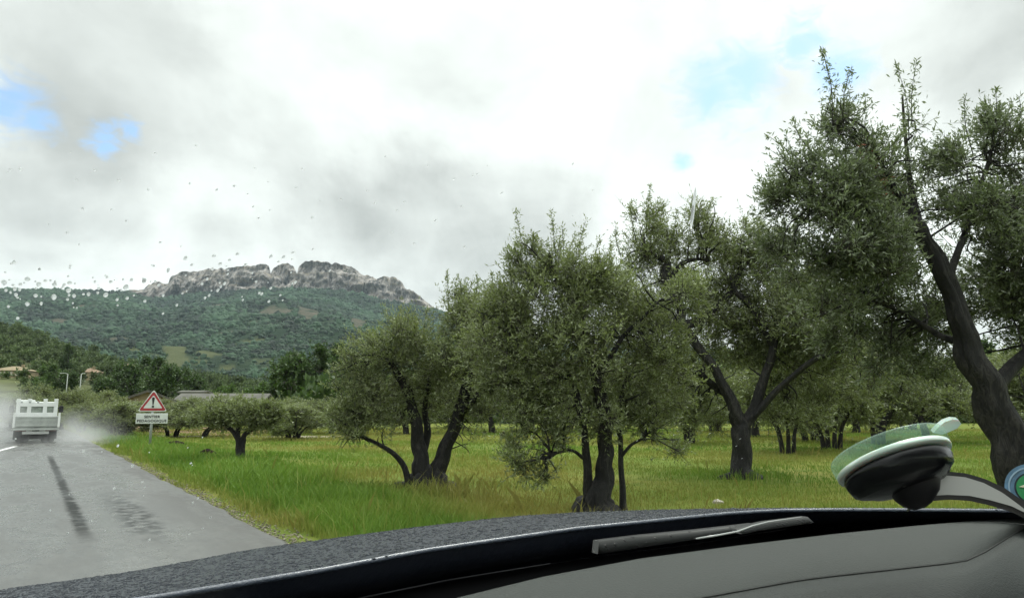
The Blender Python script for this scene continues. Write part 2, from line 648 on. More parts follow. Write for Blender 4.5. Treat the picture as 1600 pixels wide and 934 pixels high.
# ------------------------------------------------------------------ mountain
SKY_PY = [(-600, 470), (-200, 455), (-60, 451), (0, 451), (20, 449), (45, 453), (100, 456), (130, 458), (165, 456), (200, 453), (225, 451), (232, 444), (245, 439), (258, 442),
          (264, 440), (266, 431), (280, 424), (300, 421), (330, 420), (352, 418), (380, 415), (400, 412), (415, 411), (421, 415), (423, 426), (427, 417), (434, 412), (448, 411), (459, 414),
          (464, 428), (467, 414), (476, 409), (500, 408), (513, 409), (518, 413), (524, 410), (540, 411), (556, 418), (568, 430), (576, 429), (588, 436), (598, 433), (618, 434), (628, 443),
          (634, 452), (645, 455), (660, 464), (676, 478), (688, 487), (720, 505), (780, 528), (900, 556), (1100, 575), (1400, 585), (2200, 590)]
CLIFF_PY = [(-600, 471), (0, 453), (200, 456), (235, 466), (260, 464), (300, 459), (340, 456), (400, 452), (440, 449), (470, 449), (520, 451), (560, 458), (600, 472), (640, 480), (676, 486), (690, 489),
            (720, 506), (780, 529), (2200, 591)]


def to_ae(table):
    out = []
    for px, py in table:
        r = ray(px, py)
        out.append((r.x / r.y, r.z / r.y))
    return sorted(out)


AE_SKY, AE_CL = to_ae(SKY_PY), to_ae(CLIFF_PY)
D0, D1 = 260.0, 2700.0


def mtn_height(a, s):
    """forest slope: a = x/y, s = 0..1 from foot to the foot of the cliff"""
    d = D0 + (D1 - D0) * s
    zc_ = CAMZ + D1 * interp(AE_CL, a)
    z = -1.5 + (zc_ + 1.5) * np.power(np.clip(s, 0, 1), 1.45)
    p = np.stack([a * d / 330.0, d / 330.0, 0 * d], 1)
    z = z + fbm(p, 4, 21) * 26.0 * np.clip(s * 3, 0, 1) * np.clip((1.02 - s) * 6, 0, 1)
    return d, z


na, nf, nc = 620, 110, 26
av = np.linspace(AE_SKY[2][0] * 1.05, 1.1, na)
av = np.concatenate([np.linspace(AE_SKY[0][0], AE_SKY[1][0], 20), np.linspace(AE_SKY[1][0] + 0.001, -0.06, 520), np.linspace(-0.055, 1.15, 60)])
na = len(av)
V, rockv = [], []
for i in range(nf):
    s = np.full(na, (i / (nf - 1)))
    d, z = mtn_height(av, s)
    V.append(np.stack([av * d, d, z], 1))
    rockv.append(np.zeros(na))
zb = V[-1][:, 2].copy()
ztop = CAMZ + (D1 + 70) * interp(AE_SKY, av)
for j in range(1, nc + 1):
    t_ = j / nc
    z = zb + (ztop - zb) * t_
    hh = np.clip((ztop - zb) / 60.0, 0, 1)
    d = np.full(na, D1 + 70 * t_)
    pt = np.stack([av * d / 26.0, z / 60.0, 0 * z], 1)
    ptb = np.stack([av * d / 90.0, z / 60.0, 0 * z + 4], 1)
    ledge = vnoise(np.stack([av * d / 200.0, z / 16.0, 0 * z + 9], 1), 44)
    d = d + hh * (fbm(pt, 4, 31, 0.65) * 26.0 + np.abs(fbm(ptb, 3, 35)) * 75.0 + ledge * 16.0) * (1 - 0.5 * t_)
    V.append(np.stack([av * d, d, z + (fbm(pt, 3, 39) * 6.0 * hh if j < nc else fbm(pt, 4, 39, 0.7) * 3.0 * hh)], 1))
    rockv.append(hh)
d = np.full(na, D1 + 260.0)
V.append(np.stack([av * d, d, ztop - 40], 1)); rockv.append(np.zeros(na))
d = np.full(na, D1 + 1200.0)
V.append(np.stack([av * d, d, 0 * d - 20], 1)); rockv.append(np.zeros(na))
V = np.stack(V)
nr = V.shape[0]
ii, jj = np.meshgrid(np.arange(nr - 1), np.arange(na - 1), indexing='ij')
quads = np.stack([ii * na + jj, ii * na + jj + 1, (ii + 1) * na + jj + 1, (ii + 1) * na + jj], -1).reshape(-1, 4)

# open fields and scree on the slope, as real patches of ground cover
FIELDS = [(272, 541, 22, 6, 0), (150, 573, 20, 3, 1), (330, 552, 26, 4, 1), (390, 536, 26, 5, 1), (300, 563, 30, 3, 1), (410, 562, 30, 3.5, 1), (520, 548, 34, 4, 1), (250, 512, 24, 3, 2),
          (432, 488, 38, 12, 2), (480, 484, 22, 8, 2), (360, 520, 18, 4, 2), (140, 480, 40, 3, 2), (240, 556, 22, 3, 0), (330, 590, 60, 3, 1), (440, 578, 50, 3, 1), (500, 565, 26, 3, 1), (180, 530, 26, 3, 2), (90, 500, 20, 3, 2), (300, 500, 18, 3, 2), (395, 505, 14, 3, 2), (560, 500, 16, 3, 2), (210, 548, 14, 2.5, 1), (350, 574, 24, 2.5, 1), (460, 556, 22, 3, 1), (560, 540, 26, 3, 1), (340, 478, 14, 3, 2)]


def slope_of(px, py):
    r = ray(px, py)
    a, e = r.x / r.y, r.z / r.y
    ss = np.linspace(0.02, 1, 400)
    d, z = mtn_height(np.full(400, a), ss)
    ee = (z - CAMZ) / d
    return a, float(ss[np.argmax(ee >= e)]) if (ee >= e).any() else 1.0


FIELDS_AS = []
for px, py, hw, hh, kind_ in FIELDS:
    a0_, s0_ = slope_of(px, py)
    _, s1_ = slope_of(px, py - hh)
    FIELDS_AS.append((a0_, s0_, 0.8 * hw / FPX, max(0.004, 0.75 * abs(s1_ - s0_)), kind_))


def field_mask(a, s, kinds):
    out = np.zeros(len(a))
    wob = fbm(np.stack([a * 60, s * 40, 0 * a], 1), 3, 71) * 0.35
    for a0_, s0_, ha, hs, k in FIELDS_AS:
        if k in kinds:
            q = np.sqrt(((a - a0_) / ha) ** 2 + ((s - s0_) / hs) ** 2) + wob
            out = np.maximum(out, np.clip((1.15 - q) / 0.3, 0, 1))
    return out


AA = np.tile(av, nr)
SS = np.concatenate([np.full(na, min(1.2, i / (nf - 1))) for i in range(nr)])
m_mtn = bpy.data.materials.new('mountain_side')
m_mtn.use_nodes = True
t = NT(m_mtn.node_tree)
b = t.n['Principled BSDF']
g = t.new('ShaderNodeNewGeometry').outputs['Position']
rk = t.new('ShaderNodeAttribute', attribute_name='rock').outputs['Fac']
f0 = t.new('ShaderNodeAttribute', attribute_name='field').outputs['Fac']
f2 = t.new('ShaderNodeAttribute', attribute_name='scree').outputs['Fac']
n1 = t.noise(g, 0.011, 8.0, 0.65)
n2 = t.noise(g, 0.045, 8.0, 0.7)
mp = t.new('ShaderNodeMapping')
mp.inputs['Scale'].default_value = (0.055, 0.02, 0.022)
t.l.new(g, mp.inputs[0])
n3 = t.noise(mp.outputs[0], 1.0, 9.0, 0.72, 0.7)
mp = t.new('ShaderNodeMapping')
mp.inputs['Scale'].default_value = (0.012, 0.01, 0.09)
t.l.new(g, mp.inputs[0])
n4 = t.noise(mp.outputs[0], 1.0, 8.0, 0.7, 0.4)
green = t.mix(t.ramp(n1, 0.35, 0.65), (0.022, 0.044, 0.021), (0.038, 0.062, 0.030))
green = t.mix(t.ramp(n2, 0.5, 0.8, 0, 0.7), green, (0.022, 0.042, 0.020))
green = t.mix(t.math('MULTIPLY', f0, 0.85), green, (0.130, 0.145, 0.062))
green = t.mix(t.math('MULTIPLY', f2, t.ramp(n2, 0.3, 0.62)), green, (0.135, 0.115, 0.080))
rock = t.mix(t.ramp(n3, 0.36, 0.62), (0.10, 0.094, 0.094), (0.50, 0.455, 0.42))
rock = t.mix(t.ramp(n4, 0.52, 0.66, 0, 0.75), rock, (0.46, 0.38, 0.27))
rock = t.mix(t.ramp(n2, 0.58, 0.66), rock, (0.040, 0.055, 0.030))
t.put(b.inputs['Base Color'], t.mix(t.ramp(t.math('ADD', rk, t.math('MULTIPLY', t.math('SUBTRACT', n2, 0.5), 0.7)), 0.3, 0.5), green, rock))
b.inputs['Roughness'].default_value = 0.95
b.inputs['Specular IOR Level'].default_value = 0.1
bn = t.new('ShaderNodeBump')
bn.inputs['Strength'].default_value = 1.0
bn.inputs['Distance'].default_value = 14.0
t.put(bn.inputs['Height'], t.math('ADD', n3, n2))
t.l.new(bn.outputs[0], b.inputs['Normal'])
mtn = mesh_np('mountain', V.reshape(-1, 3), quads, np.full(len(quads), 4), m_mtn,
              attrs={'rock': np.concatenate(rockv), 'field': field_mask(AA, SS, (0, 1)), 'scree': field_mask(AA, SS, (2,))}, smooth=False)
tag(mtn, kind='structure')


# low leafy lumps used for woods too far away to show leaves
def ico(sub):
    bm = bmesh.new()
    bmesh.ops.create_icosphere(bm, subdivisions=sub, radius=1.0)
    bm.verts.index_update()
    v = np.array([tuple(x.co) for x in bm.verts])
    f = np.array([[x.index for x in fc.verts] for fc in bm.faces])
    bm.free()
    return v, f


IV, IF = ico(1)
N = 52000
a_ = rng.uniform(-0.80, 0.02, N)
s_ = rng.uniform(0.10, 1.0, N) ** 0.75
keep = (field_mask(a_, s_, (0, 1, 2)) < 0.25)
keep &= fbm(np.stack([a_ * 70, s_ * 55, 0 * a_], 1), 3, 55) > -0.55
a_, s_ = a_[keep], s_[keep]
d_, z_ = mtn_height(a_, s_)
n_ = len(a_)
r_ = rng.lognormal(1.25, 0.38, n_).clip(1.6, 8.0) * np.clip(d_ / 1500, 0.5, 1.15)
tone_ = np.clip(0.5 + 0.55 * fbm(np.stack([a_ * 20, s_ * 16, 0 * a_], 1), 4, 57, 0.65) + rng.normal(0, 0.2, n_), 0, 1)
vv = IV[None] * r_[:, None, None] * (1 + rng.normal(0, 0.22, (n_, len(IV), 1)))
vv[:, :, 2] *= rng.uniform(0.7, 1.3, (n_, 1))
vv += np.stack([a_ * d_, d_, z_ + r_ * 0.35], 1)[:, None]
ff = IF[None] + (np.arange(n_) * len(IV))[:, None, None]
M_FOREST = leaf_mat('far_forest_leaf', (0.028, 0.056, 0.028), (0.028, 0.056, 0.028), (0.03, 0.06, 0.02), 0.65, 0.9, 0.0)
fo = mesh_np('forest', vv.reshape(-1, 3), ff.reshape(-1, 3), np.full(n_ * len(IF), 3), M_FOREST, attrs={'tone': np.repeat(tone_, len(IV))})
tag(fo, 'dark green forest covering the slopes below the rocky mountain cliffs', 'forest', kind='stuff')

# ------------------------------------------------------------------ near hillside on the left
HILL_PY = [(-700, 470), (-300, 490), (-100, 500), (0, 507), (40, 515), (70, 524), (100, 536), (150, 552), (200, 566), (260, 578), (330, 589), (400, 597), (520, 612), (700, 630), (800, 640)]
AE_H = to_ae(HILL_PY)
H0, H1 = 105.0, 420.0


def hill_height(a, s):
    d = H0 + (H1 - H0) * s
    e = interp(AE_H, a)
    zt = np.maximum(CAMZ + H1 * e - 4.0, 0.2)
    z = -0.4 + (zt + 0.4) * np.power(np.clip(s, 0, 1), 1.15)
    z = z + fbm(np.stack([a * d / 40, d / 40, 0 * d], 1), 3, 81) * 1.6 * np.clip(s * 4, 0, 1)
    return d, z


hv = np.linspace(AE_H[0][0], AE_H[-1][0], 120)
HV = []
for i in range(46):
    d, z = hill_height(hv, np.full(len(hv), i / 40.0 if i <= 40 else 1.0))
    if i > 40:
        d = d + (i - 40) * 40
        z = z - (i - 40) ** 1.5 * 10
    HV.append(np.stack([hv * d, d, z], 1))
HV = np.stack(HV)
ii, jj = np.meshgrid(np.arange(HV.shape[0] - 1), np.arange(len(hv) - 1), indexing='ij')
nh = len(hv)
hq = np.stack([ii * nh + jj, ii * nh + jj + 1, (ii + 1) * nh + jj + 1, (ii + 1) * nh + jj], -1).reshape(-1, 4)
M_HILL = mat('scrubby_hill_soil', (0.075, 0.085, 0.035), 0.95, var=0.4, vscale=0.08, spec=0.1)
tag(mesh_np('hillside', HV.reshape(-1, 3), hq, np.full(len(hq), 4), M_HILL, smooth=True), kind='structure')


# ------------------------------------------------------------------ leaf geometry
def leaves_from(org, dr, ln, wd, tone, side_rand=1.0):
    """one rhombic folded blade per leaf"""
    n = len(org)
    rnd = rng.normal(0, 1, (n, 3))
    sd_ = np.cross(dr, rnd)
    sd_ /= np.linalg.norm(sd_, axis=1)[:, None] + 1e-9
    mid = org + dr * (ln * 0.5)[:, None]
    v = np.stack([org, mid + sd_ * (wd * 0.5)[:, None], org + dr * ln[:, None], mid - sd_ * (wd * 0.5)[:, None]], 1)
    return v.reshape(-1, 3), np.repeat(tone, 4)


def unit(v):
    return v / (np.linalg.norm(v, axis=1)[:, None] + 1e-9)


def crown_mesh(blobs, n_sprigs, per, sprig_len, leaf, seed, hole=0.0, hscale=1.6, up=0.45, droop=None, shell=2.2):
    """blobs: (centre, (rx,ry,rz), weight). Returns verts, loops, counts, mat index, tone."""
    r = np.random.default_rng(seed)
    wts = np.array([b_[2] * (b_[1][0] * b_[1][1] * b_[1][2]) ** 0.70 for b_ in blobs])
    wts /= wts.sum()
    which = r.choice(len(blobs), n_sprigs, p=wts)
    cen = np.array([tuple(b_[0]) for b_ in blobs])[which]
    rad = np.array([b_[1] for b_ in blobs])[which]
    # tufts first, then sprigs gathered round each tuft
    ncl = max(10, n_sprigs // 55)
    wc = r.choice(len(blobs), ncl, p=wts)
    cc = np.array([tuple(b_[0]) for b_ in blobs])[wc]
    cr = np.array([b_[1] for b_ in blobs])[wc]
    cd = unit(r.normal(0, 1, (ncl, 3)))
    tc_ = cc + cd * (r.uniform(0, 1, ncl) ** (1.0 / shell))[:, None] * cr
    trad = cr.mean(1) * r.uniform(0.18, 0.42, ncl)
    ttone = r.normal(0, 0.18, ncl)
    pick = r.integers(0, ncl, n_sprigs)
    loose = r.uniform(0, 1, n_sprigs) < 0.18
    dd = unit(r.normal(0, 1, (n_sprigs, 3)))
    rr = r.uniform(0, 1, n_sprigs) ** 0.45
    o = tc_[pick] + dd * (rr * trad[pick])[:, None]
    o[loose] = (cen + dd * (r.uniform(0, 1, n_sprigs) ** (1.0 / shell))[:, None] * rad)[loose]
    dd = unit(dd * 0.7 + cd[pick] * 0.5)
    stn = ttone[pick]
    if hole > -1:
        nz = fbm(o * hscale, 2, seed)
        k = nz > hole - 0.35
        o, dd, rr, stn = o[k], dd[k], rr[k], stn[k]
    n = len(o)
    sdir = unit(dd * 0.75 + np.array([0, 0, up]) + r.normal(0, 0.45, (n, 3)))
    slen = r.uniform(0.55, 1.25, n) * sprig_len * np.where(r.uniform(0, 1, n) < 0.13, 1.8, 1.0)
    stone = np.clip(0.5 + stn + r.normal(0, 0.14, n), 0, 1)
    k_ = r.uniform(0.05, 1.0, (n, per))
    lo = o[:, None] + sdir[:, None] * (k_ * slen[:, None])[:, :, None]
    ld = sdir[:, None] * 0.75 + r.normal(0, 0.55, (n, per, 3))
    ld = unit(ld.reshape(-1, 3))
    ln = r.uniform(0.5, 1.35, n * per) * leaf[0]
    wd = r.uniform(0.75, 1.25, n * per) * leaf[1]
    tone = np.clip(np.repeat(stone, per) + r.normal(0, 0.18, n * per), 0, 1)
    lv, lt = leaves_from(lo.reshape(-1, 3), ld, ln, wd, tone)
    # sprig stems
    sdv_ = unit(np.cross(sdir, r.normal(0, 1, (n, 3)))) * (leaf[1] * 0.22)
    tip = o + sdir * slen[:, None]
    base = o - sdir * (slen * 0.4)[:, None]
    sv = np.stack([base - sdv_, base + sdv_, tip + sdv_ * 0.3, tip - sdv_ * 0.3], 1).reshape(-1, 3)
    verts = np.concatenate([lv, sv])
    nq = len(verts) // 4
    loops = np.arange(len(verts))
    mi = np.concatenate([np.zeros(len(lv) // 4, int), np.ones(len(sv) // 4, int)])
    return verts, loops, np.full(nq, 4), mi, np.concatenate([lt, np.full(len(sv), 0.5)])


def catmull(pts, rad, sub=5):
    out, ro = [], []
    n = len(pts)
    for i in range(n - 1):
        p0, p1, p2, p3 = pts[max(i - 1, 0)], pts[i], pts[i + 1], pts[min(i + 2, n - 1)]
        for k in range(sub):
            u = k / sub
            out.append(0.5 * ((2 * p1) + (p2 - p0) * u + (2 * p0 - 5 * p1 + 4 * p2 - p3) * u * u + (3 * p1 - p0 - 3 * p2 + p3) * u ** 3))
            ro.append(rad[i] + (rad[i + 1] - rad[i]) * u)
    out.append(pts[-1])
    ro.append(rad[-1])
    return out, ro


def limb(mb, pts, rad, seg=12, gnarl=0.12, seed=0, jitter=0.12):
    p, r = catmull([Vector(x) for x in pts], rad)
    rr = random.Random(seed)
    ph = [rr.uniform(0, 6.28) for _ in range(4)]
    p = [q + Vector((math.sin(i * 0.9 + ph[3]), math.cos(i * 0.7 + ph[2]), 0)) * r[i] * jitter for i, q in enumerate(p)]
    mb.tube(p, r, seg, wob=lambda i, an: 1 + gnarl * (math.sin(3 * an + ph[0] + i * 0.10) * 0.7 + math.sin(5 * an + ph[1] - i * 0.16) * 0.5 + math.sin(9 * an + ph[2] + i * 0.2) * 0.3 + 0.05 * math.sin(i * 0.8 + ph[3])) + (0.9 * gnarl * float(fbm(np.array([[math.cos(an) * 1.9 + seed, math.sin(an) * 1.9, i * 0.42]]), 2, seed)[0]) + 0.7 * gnarl * float(vnoise(np.array([[math.cos(an) * 4.6, math.sin(an) * 4.6 + seed, i * 0.22]]), seed)[0]) if seg > 20 else 0))
    return p


def add_branches(mb, nodes, blobs, per_blob, r0, seed):
    rr = random.Random(seed)
    for c, rad, wt in blobs:
        c = Vector(c)
        for k in range(per_blob):
            e = c + Vector((rr.uniform(-1, 1) * rad[0], rr.uniform(-1, 1) * rad[1], rr.uniform(-0.6, 1) * rad[2])) * 0.8
            b0 = min(nodes, key=lambda q: (q - e).length + rr.uniform(0, 0.35))
            ln = (e - b0).length
            if ln < 0.1:
                continue
            m1 = b0.lerp(e, 0.35) + Vector((rr.uniform(-1, 1), rr.uniform(-1, 1), rr.uniform(-0.1, 0.9))) * ln * 0.13
            m2 = b0.lerp(e, 0.7) + Vector((rr.uniform(-1, 1), rr.uniform(-1, 1), rr.uniform(-0.3, 0.6))) * ln * 0.13
            pp, rd = catmull([b0, m1, m2, e], [r0, r0 * 0.7, r0 * 0.45, r0 * 0.2], 4)
            mb.tube(pp, rd, 5, cap=False)


def pixel_blobs(lst, depth):
    out = []
    for e in lst:
        px, py, dd, rx, ry = e[:5]
        wt = e[5] if len(e) > 5 else 1.0
        de = depth + dd
        k = de / FPX
        out.append((P(px, py, de), (rx * k, 0.5 * (rx + ry) * k * 0.9, ry * k), wt))
    return out


def hero_tree(base_px, depth, limbs, blobs, n_sprigs, seed, label, group, leaf=(0.058, 0.014), sprig=0.2, per=11, hole=0.0, mat_leaf=None, shoots=(), br=5, br_r=0.014, dead=None, extra_nodes=True):
    root = empty('olive_tree', G(*base_px) if base_px[1] else base_px, label=label, cat='olive tree', group=group)
    if depth is None:
        depth = root.location.y
    k = depth / FPX
    mb, nodes = MB(), []
    for i, lb in enumerate(limbs):
        pts, rad = [], []
        for (px, py, dd, r) in lb:
            pts.append(P(px, py, depth + dd))
            rad.append(r * k * 0.76)
        pts2 = limb(mb, pts, rad, 34 if rad[0] > 0.08 else 10, 0.13 if rad[0] > 0.05 else 0.05, seed + i)
        nodes += pts2[len(pts2) // 3:]
    bl = pixel_blobs(blobs, depth)
    add_branches(mb, nodes, bl, br, br_r, seed)
    sh = []
    for (px0, py0, px1, py1, dd) in shoots:                   # upright water shoots on the outline
        p0, p1 = P(px0, py0, depth + dd), P(px1, py1, depth + dd)
        mid_ = p0.lerp(p1, 0.5) + Vector((random.uniform(-0.05, 0.05), 0, 0))
        pp, rd = catmull([p0, mid_, p1], [br_r * 0.45, br_r * 0.32, br_r * 0.12], 5)
        mb.tube(pp, rd, 5, cap=False)
        sh.append((p0, mid_, p1))
    part(mb, 'trunk', M_BARK, root)
    v, lo, ct, mi, tn = crown_mesh(bl, n_sprigs, per, sprig, leaf, seed, hole)
    if sh:
        r = np.random.default_rng(seed + 99)
        org, dr = [], []
        for p0, m_, p1 in sh:
            nl = int((p1 - p0).length / 0.0040)
            for _ in range(nl):
                u = r.uniform(0, 1)
                q = p0.lerp(m_, u * 2) if u < 0.5 else m_.lerp(p1, u * 2 - 1)
                ax = (p1 - p0).normalized()
                sp_ = (0.05 + (1.0 - u) * 0.14) * (0.65 + 0.45 * math.sin(u * 17 + px0))
                dv = Vector(r.normal(0, 1, 3)).normalized()
                org.append(q + dv * sp_ * r.uniform(0, 1) + ax * sp_ * 0.3)
                dr.append((ax * 0.5 + Vector(r.normal(0, 1, 3)) * 0.7).normalized())
        org, dr = np.array([tuple(q) for q in org]), np.array([tuple(q) for q in dr])
        nl = len(org)
        lv, lt = leaves_from(org, dr, r.uniform(0.7, 1.2, nl) * leaf[0], r.uniform(0.8, 1.2, nl) * leaf[1], np.clip(r.normal(0.6, 0.2, nl), 0, 1))
        v = np.concatenate([v, lv])
        lo = np.arange(len(v))
        ct = np.full(len(v) // 4, 4)
        mi = np.concatenate([mi, np.zeros(nl, int)])
        tn = np.concatenate([tn, lt])
    v = v - np.array(tuple(root.location))
    mesh_np('crown', v, lo, ct, [mat_leaf or M_OLIVE, M_TWIG], root, mi, {'tone': tn})
    if dead:
        r = np.random.default_rng(seed + 7)
        org, dr, dm = [], [], MB()
        for px, py, dd, n in dead:
            for _ in range(n):
                q = P(px + r.normal(0, 5), py + r.normal(0, 9), depth + dd + r.normal(0, 0.06))
                org.append(tuple(q))
                dr.append(tuple(Vector(r.normal(0, 1, 3)).normalized()))
        lv, lt = leaves_from(np.array(org), np.array(dr), np.full(len(org), 0.05), np.full(len(org), 0.012), np.full(len(org), 0.5))
        o = mesh_np('dead_leaves', lv - np.array(tuple(root.location)), np.arange(len(lv)), np.full(len(org), 4), M_DEAD, root)
        o['label'] = 'rust coloured dead leaves along the bare upper branch'
    return root


ORCH = 'olive trees of the roadside orchard'
# A: forked tree, left of the middle
hero_tree((668, 768), None, [
    [(664, 774, 0, 42), (662, 757, 0, 31), (661, 742, 0, 24), (657, 720, 0, 16), (653, 690, 0, 12.5), (647, 650, 0, 10.5), (635, 610, 0, 9), (615, 575, -0.1, 6), (600, 555, -0.1, 3)],
    [(678, 772, 0, 30), (682, 748, 0.05, 21), (689, 722, 0.1, 15), (701, 690, 0.1, 13), (716, 650, 0.1, 12), (726, 610, 0.1, 11), (735, 560, 0.1, 8), (728, 510, 0.1, 5), (715, 465, 0.1, 3)],
    [(640, 758, -0.1, 7), (630, 725, -0.15, 5.5), (612, 706, -0.2, 4.5), (580, 688, -0.2, 3.5), (555, 680, -0.2, 2.5)],
    [(658, 715, 0.05, 9), (668, 680, 0.2, 8), (664, 640, 0.3, 6), (672, 590, 0.3, 4)],
    [(716, 650, 0.1, 8), (760, 600, -0.2, 6), (790, 550, -0.2, 4)],
    [(615, 762, 0, 10), (640, 764, 0, 16), (668, 768, 0, 26), (700, 766, 0, 18), (722, 764, 0, 9)],
], [
    (585, 590, 0, 68, 55), (540, 610, -0.1, 42, 45), (640, 560, 0, 70, 58), (600, 545, 0.3, 50, 30), (660, 610, 0.5, 60, 50, 0.8), (720, 560, 0, 70, 80), (735, 495, 0, 45, 60), (705, 480, 0, 22, 40, 0.8),
    (770, 530, 0.1, 45, 80), (580, 650, 0, 65, 32, 1.2), (540, 660, -0.2, 34, 36, 1.1), (690, 625, 0.3, 60, 35, 0.7), (565, 692, -0.2, 40, 20, 0.9), (755, 645, 0, 42, 45, 0.8), (735, 695, -0.3, 20, 30, 0.5), (680, 590, 0.2, 60, 50, 0.7), (800, 560, 0.2, 40, 60, 0.8),
], 7600, 101, 'dark olive tree with a thick low forked trunk, right of the lone young olive', ORCH, hole=-0.15,
    shoots=[(700, 500, 698, 424, 0), (722, 480, 716, 432, 0), (740, 470, 745, 428, 0), (760, 470, 768, 425, 0), (640, 530, 645, 492, 0), (585, 555, 575, 515, 0), (610, 540, 606, 518, 0.2), (662, 520, 668, 480, 0)])

# B: tree with three stems in the middle, nearest the bonnet
hero_tree((938, 806), None, [
    [(928, 816, 0, 50), (930, 800, 0, 38), (936, 778, 0, 26), (943, 745, 0, 18), (945, 715, 0, 14), (946, 685, 0, 13.5), (945, 650, 0, 13), (935, 605, 0, 12), (925, 560, 0, 9), (912, 520, -0.1, 7.5), (905, 490, -0.1, 6), (885, 455, -0.1, 5), (868, 430, -0.1, 4), (858, 395, -0.1, 2.5)],
    [(924, 790, 0, 14), (919, 755, 0, 9), (917, 710, 0, 7.5), (912, 670, 0, 6.5), (902, 620, 0, 7), (885, 580, 0, 5)],
    [(978, 810, 0.1, 12), (974, 785, 0.1, 7), (971, 740, 0.1, 5.5), (969, 690, 0.1, 5), (966, 650, 0.1, 6), (975, 600, 0.1, 4)],
    [(911, 715, -0.05, 4), (895, 704, -0.2, 3.2), (875, 706, -0.3, 2.5), (850, 715, -0.4, 1.5)],
    [(969, 715, 0.1, 4), (985, 696, 0.1, 3.2), (1003, 685, 0.1, 2.5), (1020, 670, 0.1, 1.6)],
    [(912, 535, -0.1, 7), (880, 522, -0.2, 5.5), (840, 520, -0.2, 4), (800, 508, -0.2, 2.5)],
    [(935, 590, 0, 7), (970, 530, 0.1, 5), (1000, 500, 0.1, 3.5), (1030, 470, 0.1, 2)],
    [(888, 816, 0, 8), (905, 810, 0, 13), (935, 808, 0, 20), (960, 812, 0, 12)],
], [
    (850, 480, -0.1, 75, 75), (900, 440, 0, 70, 60), (830, 420, 0, 38, 55, 0.8), (950, 480, 0.2, 70, 70), (880, 560, -0.2, 95, 70), (960, 570, 0.2, 85, 70), (805, 540, -0.2, 65, 70), (1010, 540, 0.3, 60, 70),
    (860, 630, -0.2, 70, 45, 0.8), (940, 640, 0.1, 60, 40, 0.6), (810, 620, -0.2, 45, 50, 0.8), (1015, 630, 0.2, 55, 45, 0.7), (848, 690, -0.3, 46, 26, 1.3), (835, 725, -0.4, 36, 22, 1.1), (860, 742, -0.4, 20, 16, 0.7),
    (1050, 700, 0.6, 32, 30, 0.4), (800, 480, 0, 30, 60, 0.8), (785, 590, 0.1, 40, 50, 0.8), (770, 520, 0.4, 50, 60, 0.8), (1060, 480, 0.3, 45, 60, 0.6), (1055, 580, 0.4, 55, 60, 0.8), (1000, 650, 0.3, 60, 30, 0.6), (900, 650, -0.2, 60, 30, 0.7),
], 11000, 202, 'olive tree with a wide flaring trunk between two slim stems, just beyond the car bonnet', ORCH, sprig=0.17, leaf=(0.052, 0.013), hole=-0.15,
    shoots=[(812, 420, 805, 330, 0), (868, 430, 861, 330, 0), (838, 430, 832, 372, 0.1), (905, 420, 915, 345, 0), (800, 450, 793, 390, 0), (930, 420, 938, 372, 0.2), (948, 430, 955, 375, 0.1), (880, 400, 878, 352, 0.1), (890, 420, 900, 368, 0.1)])

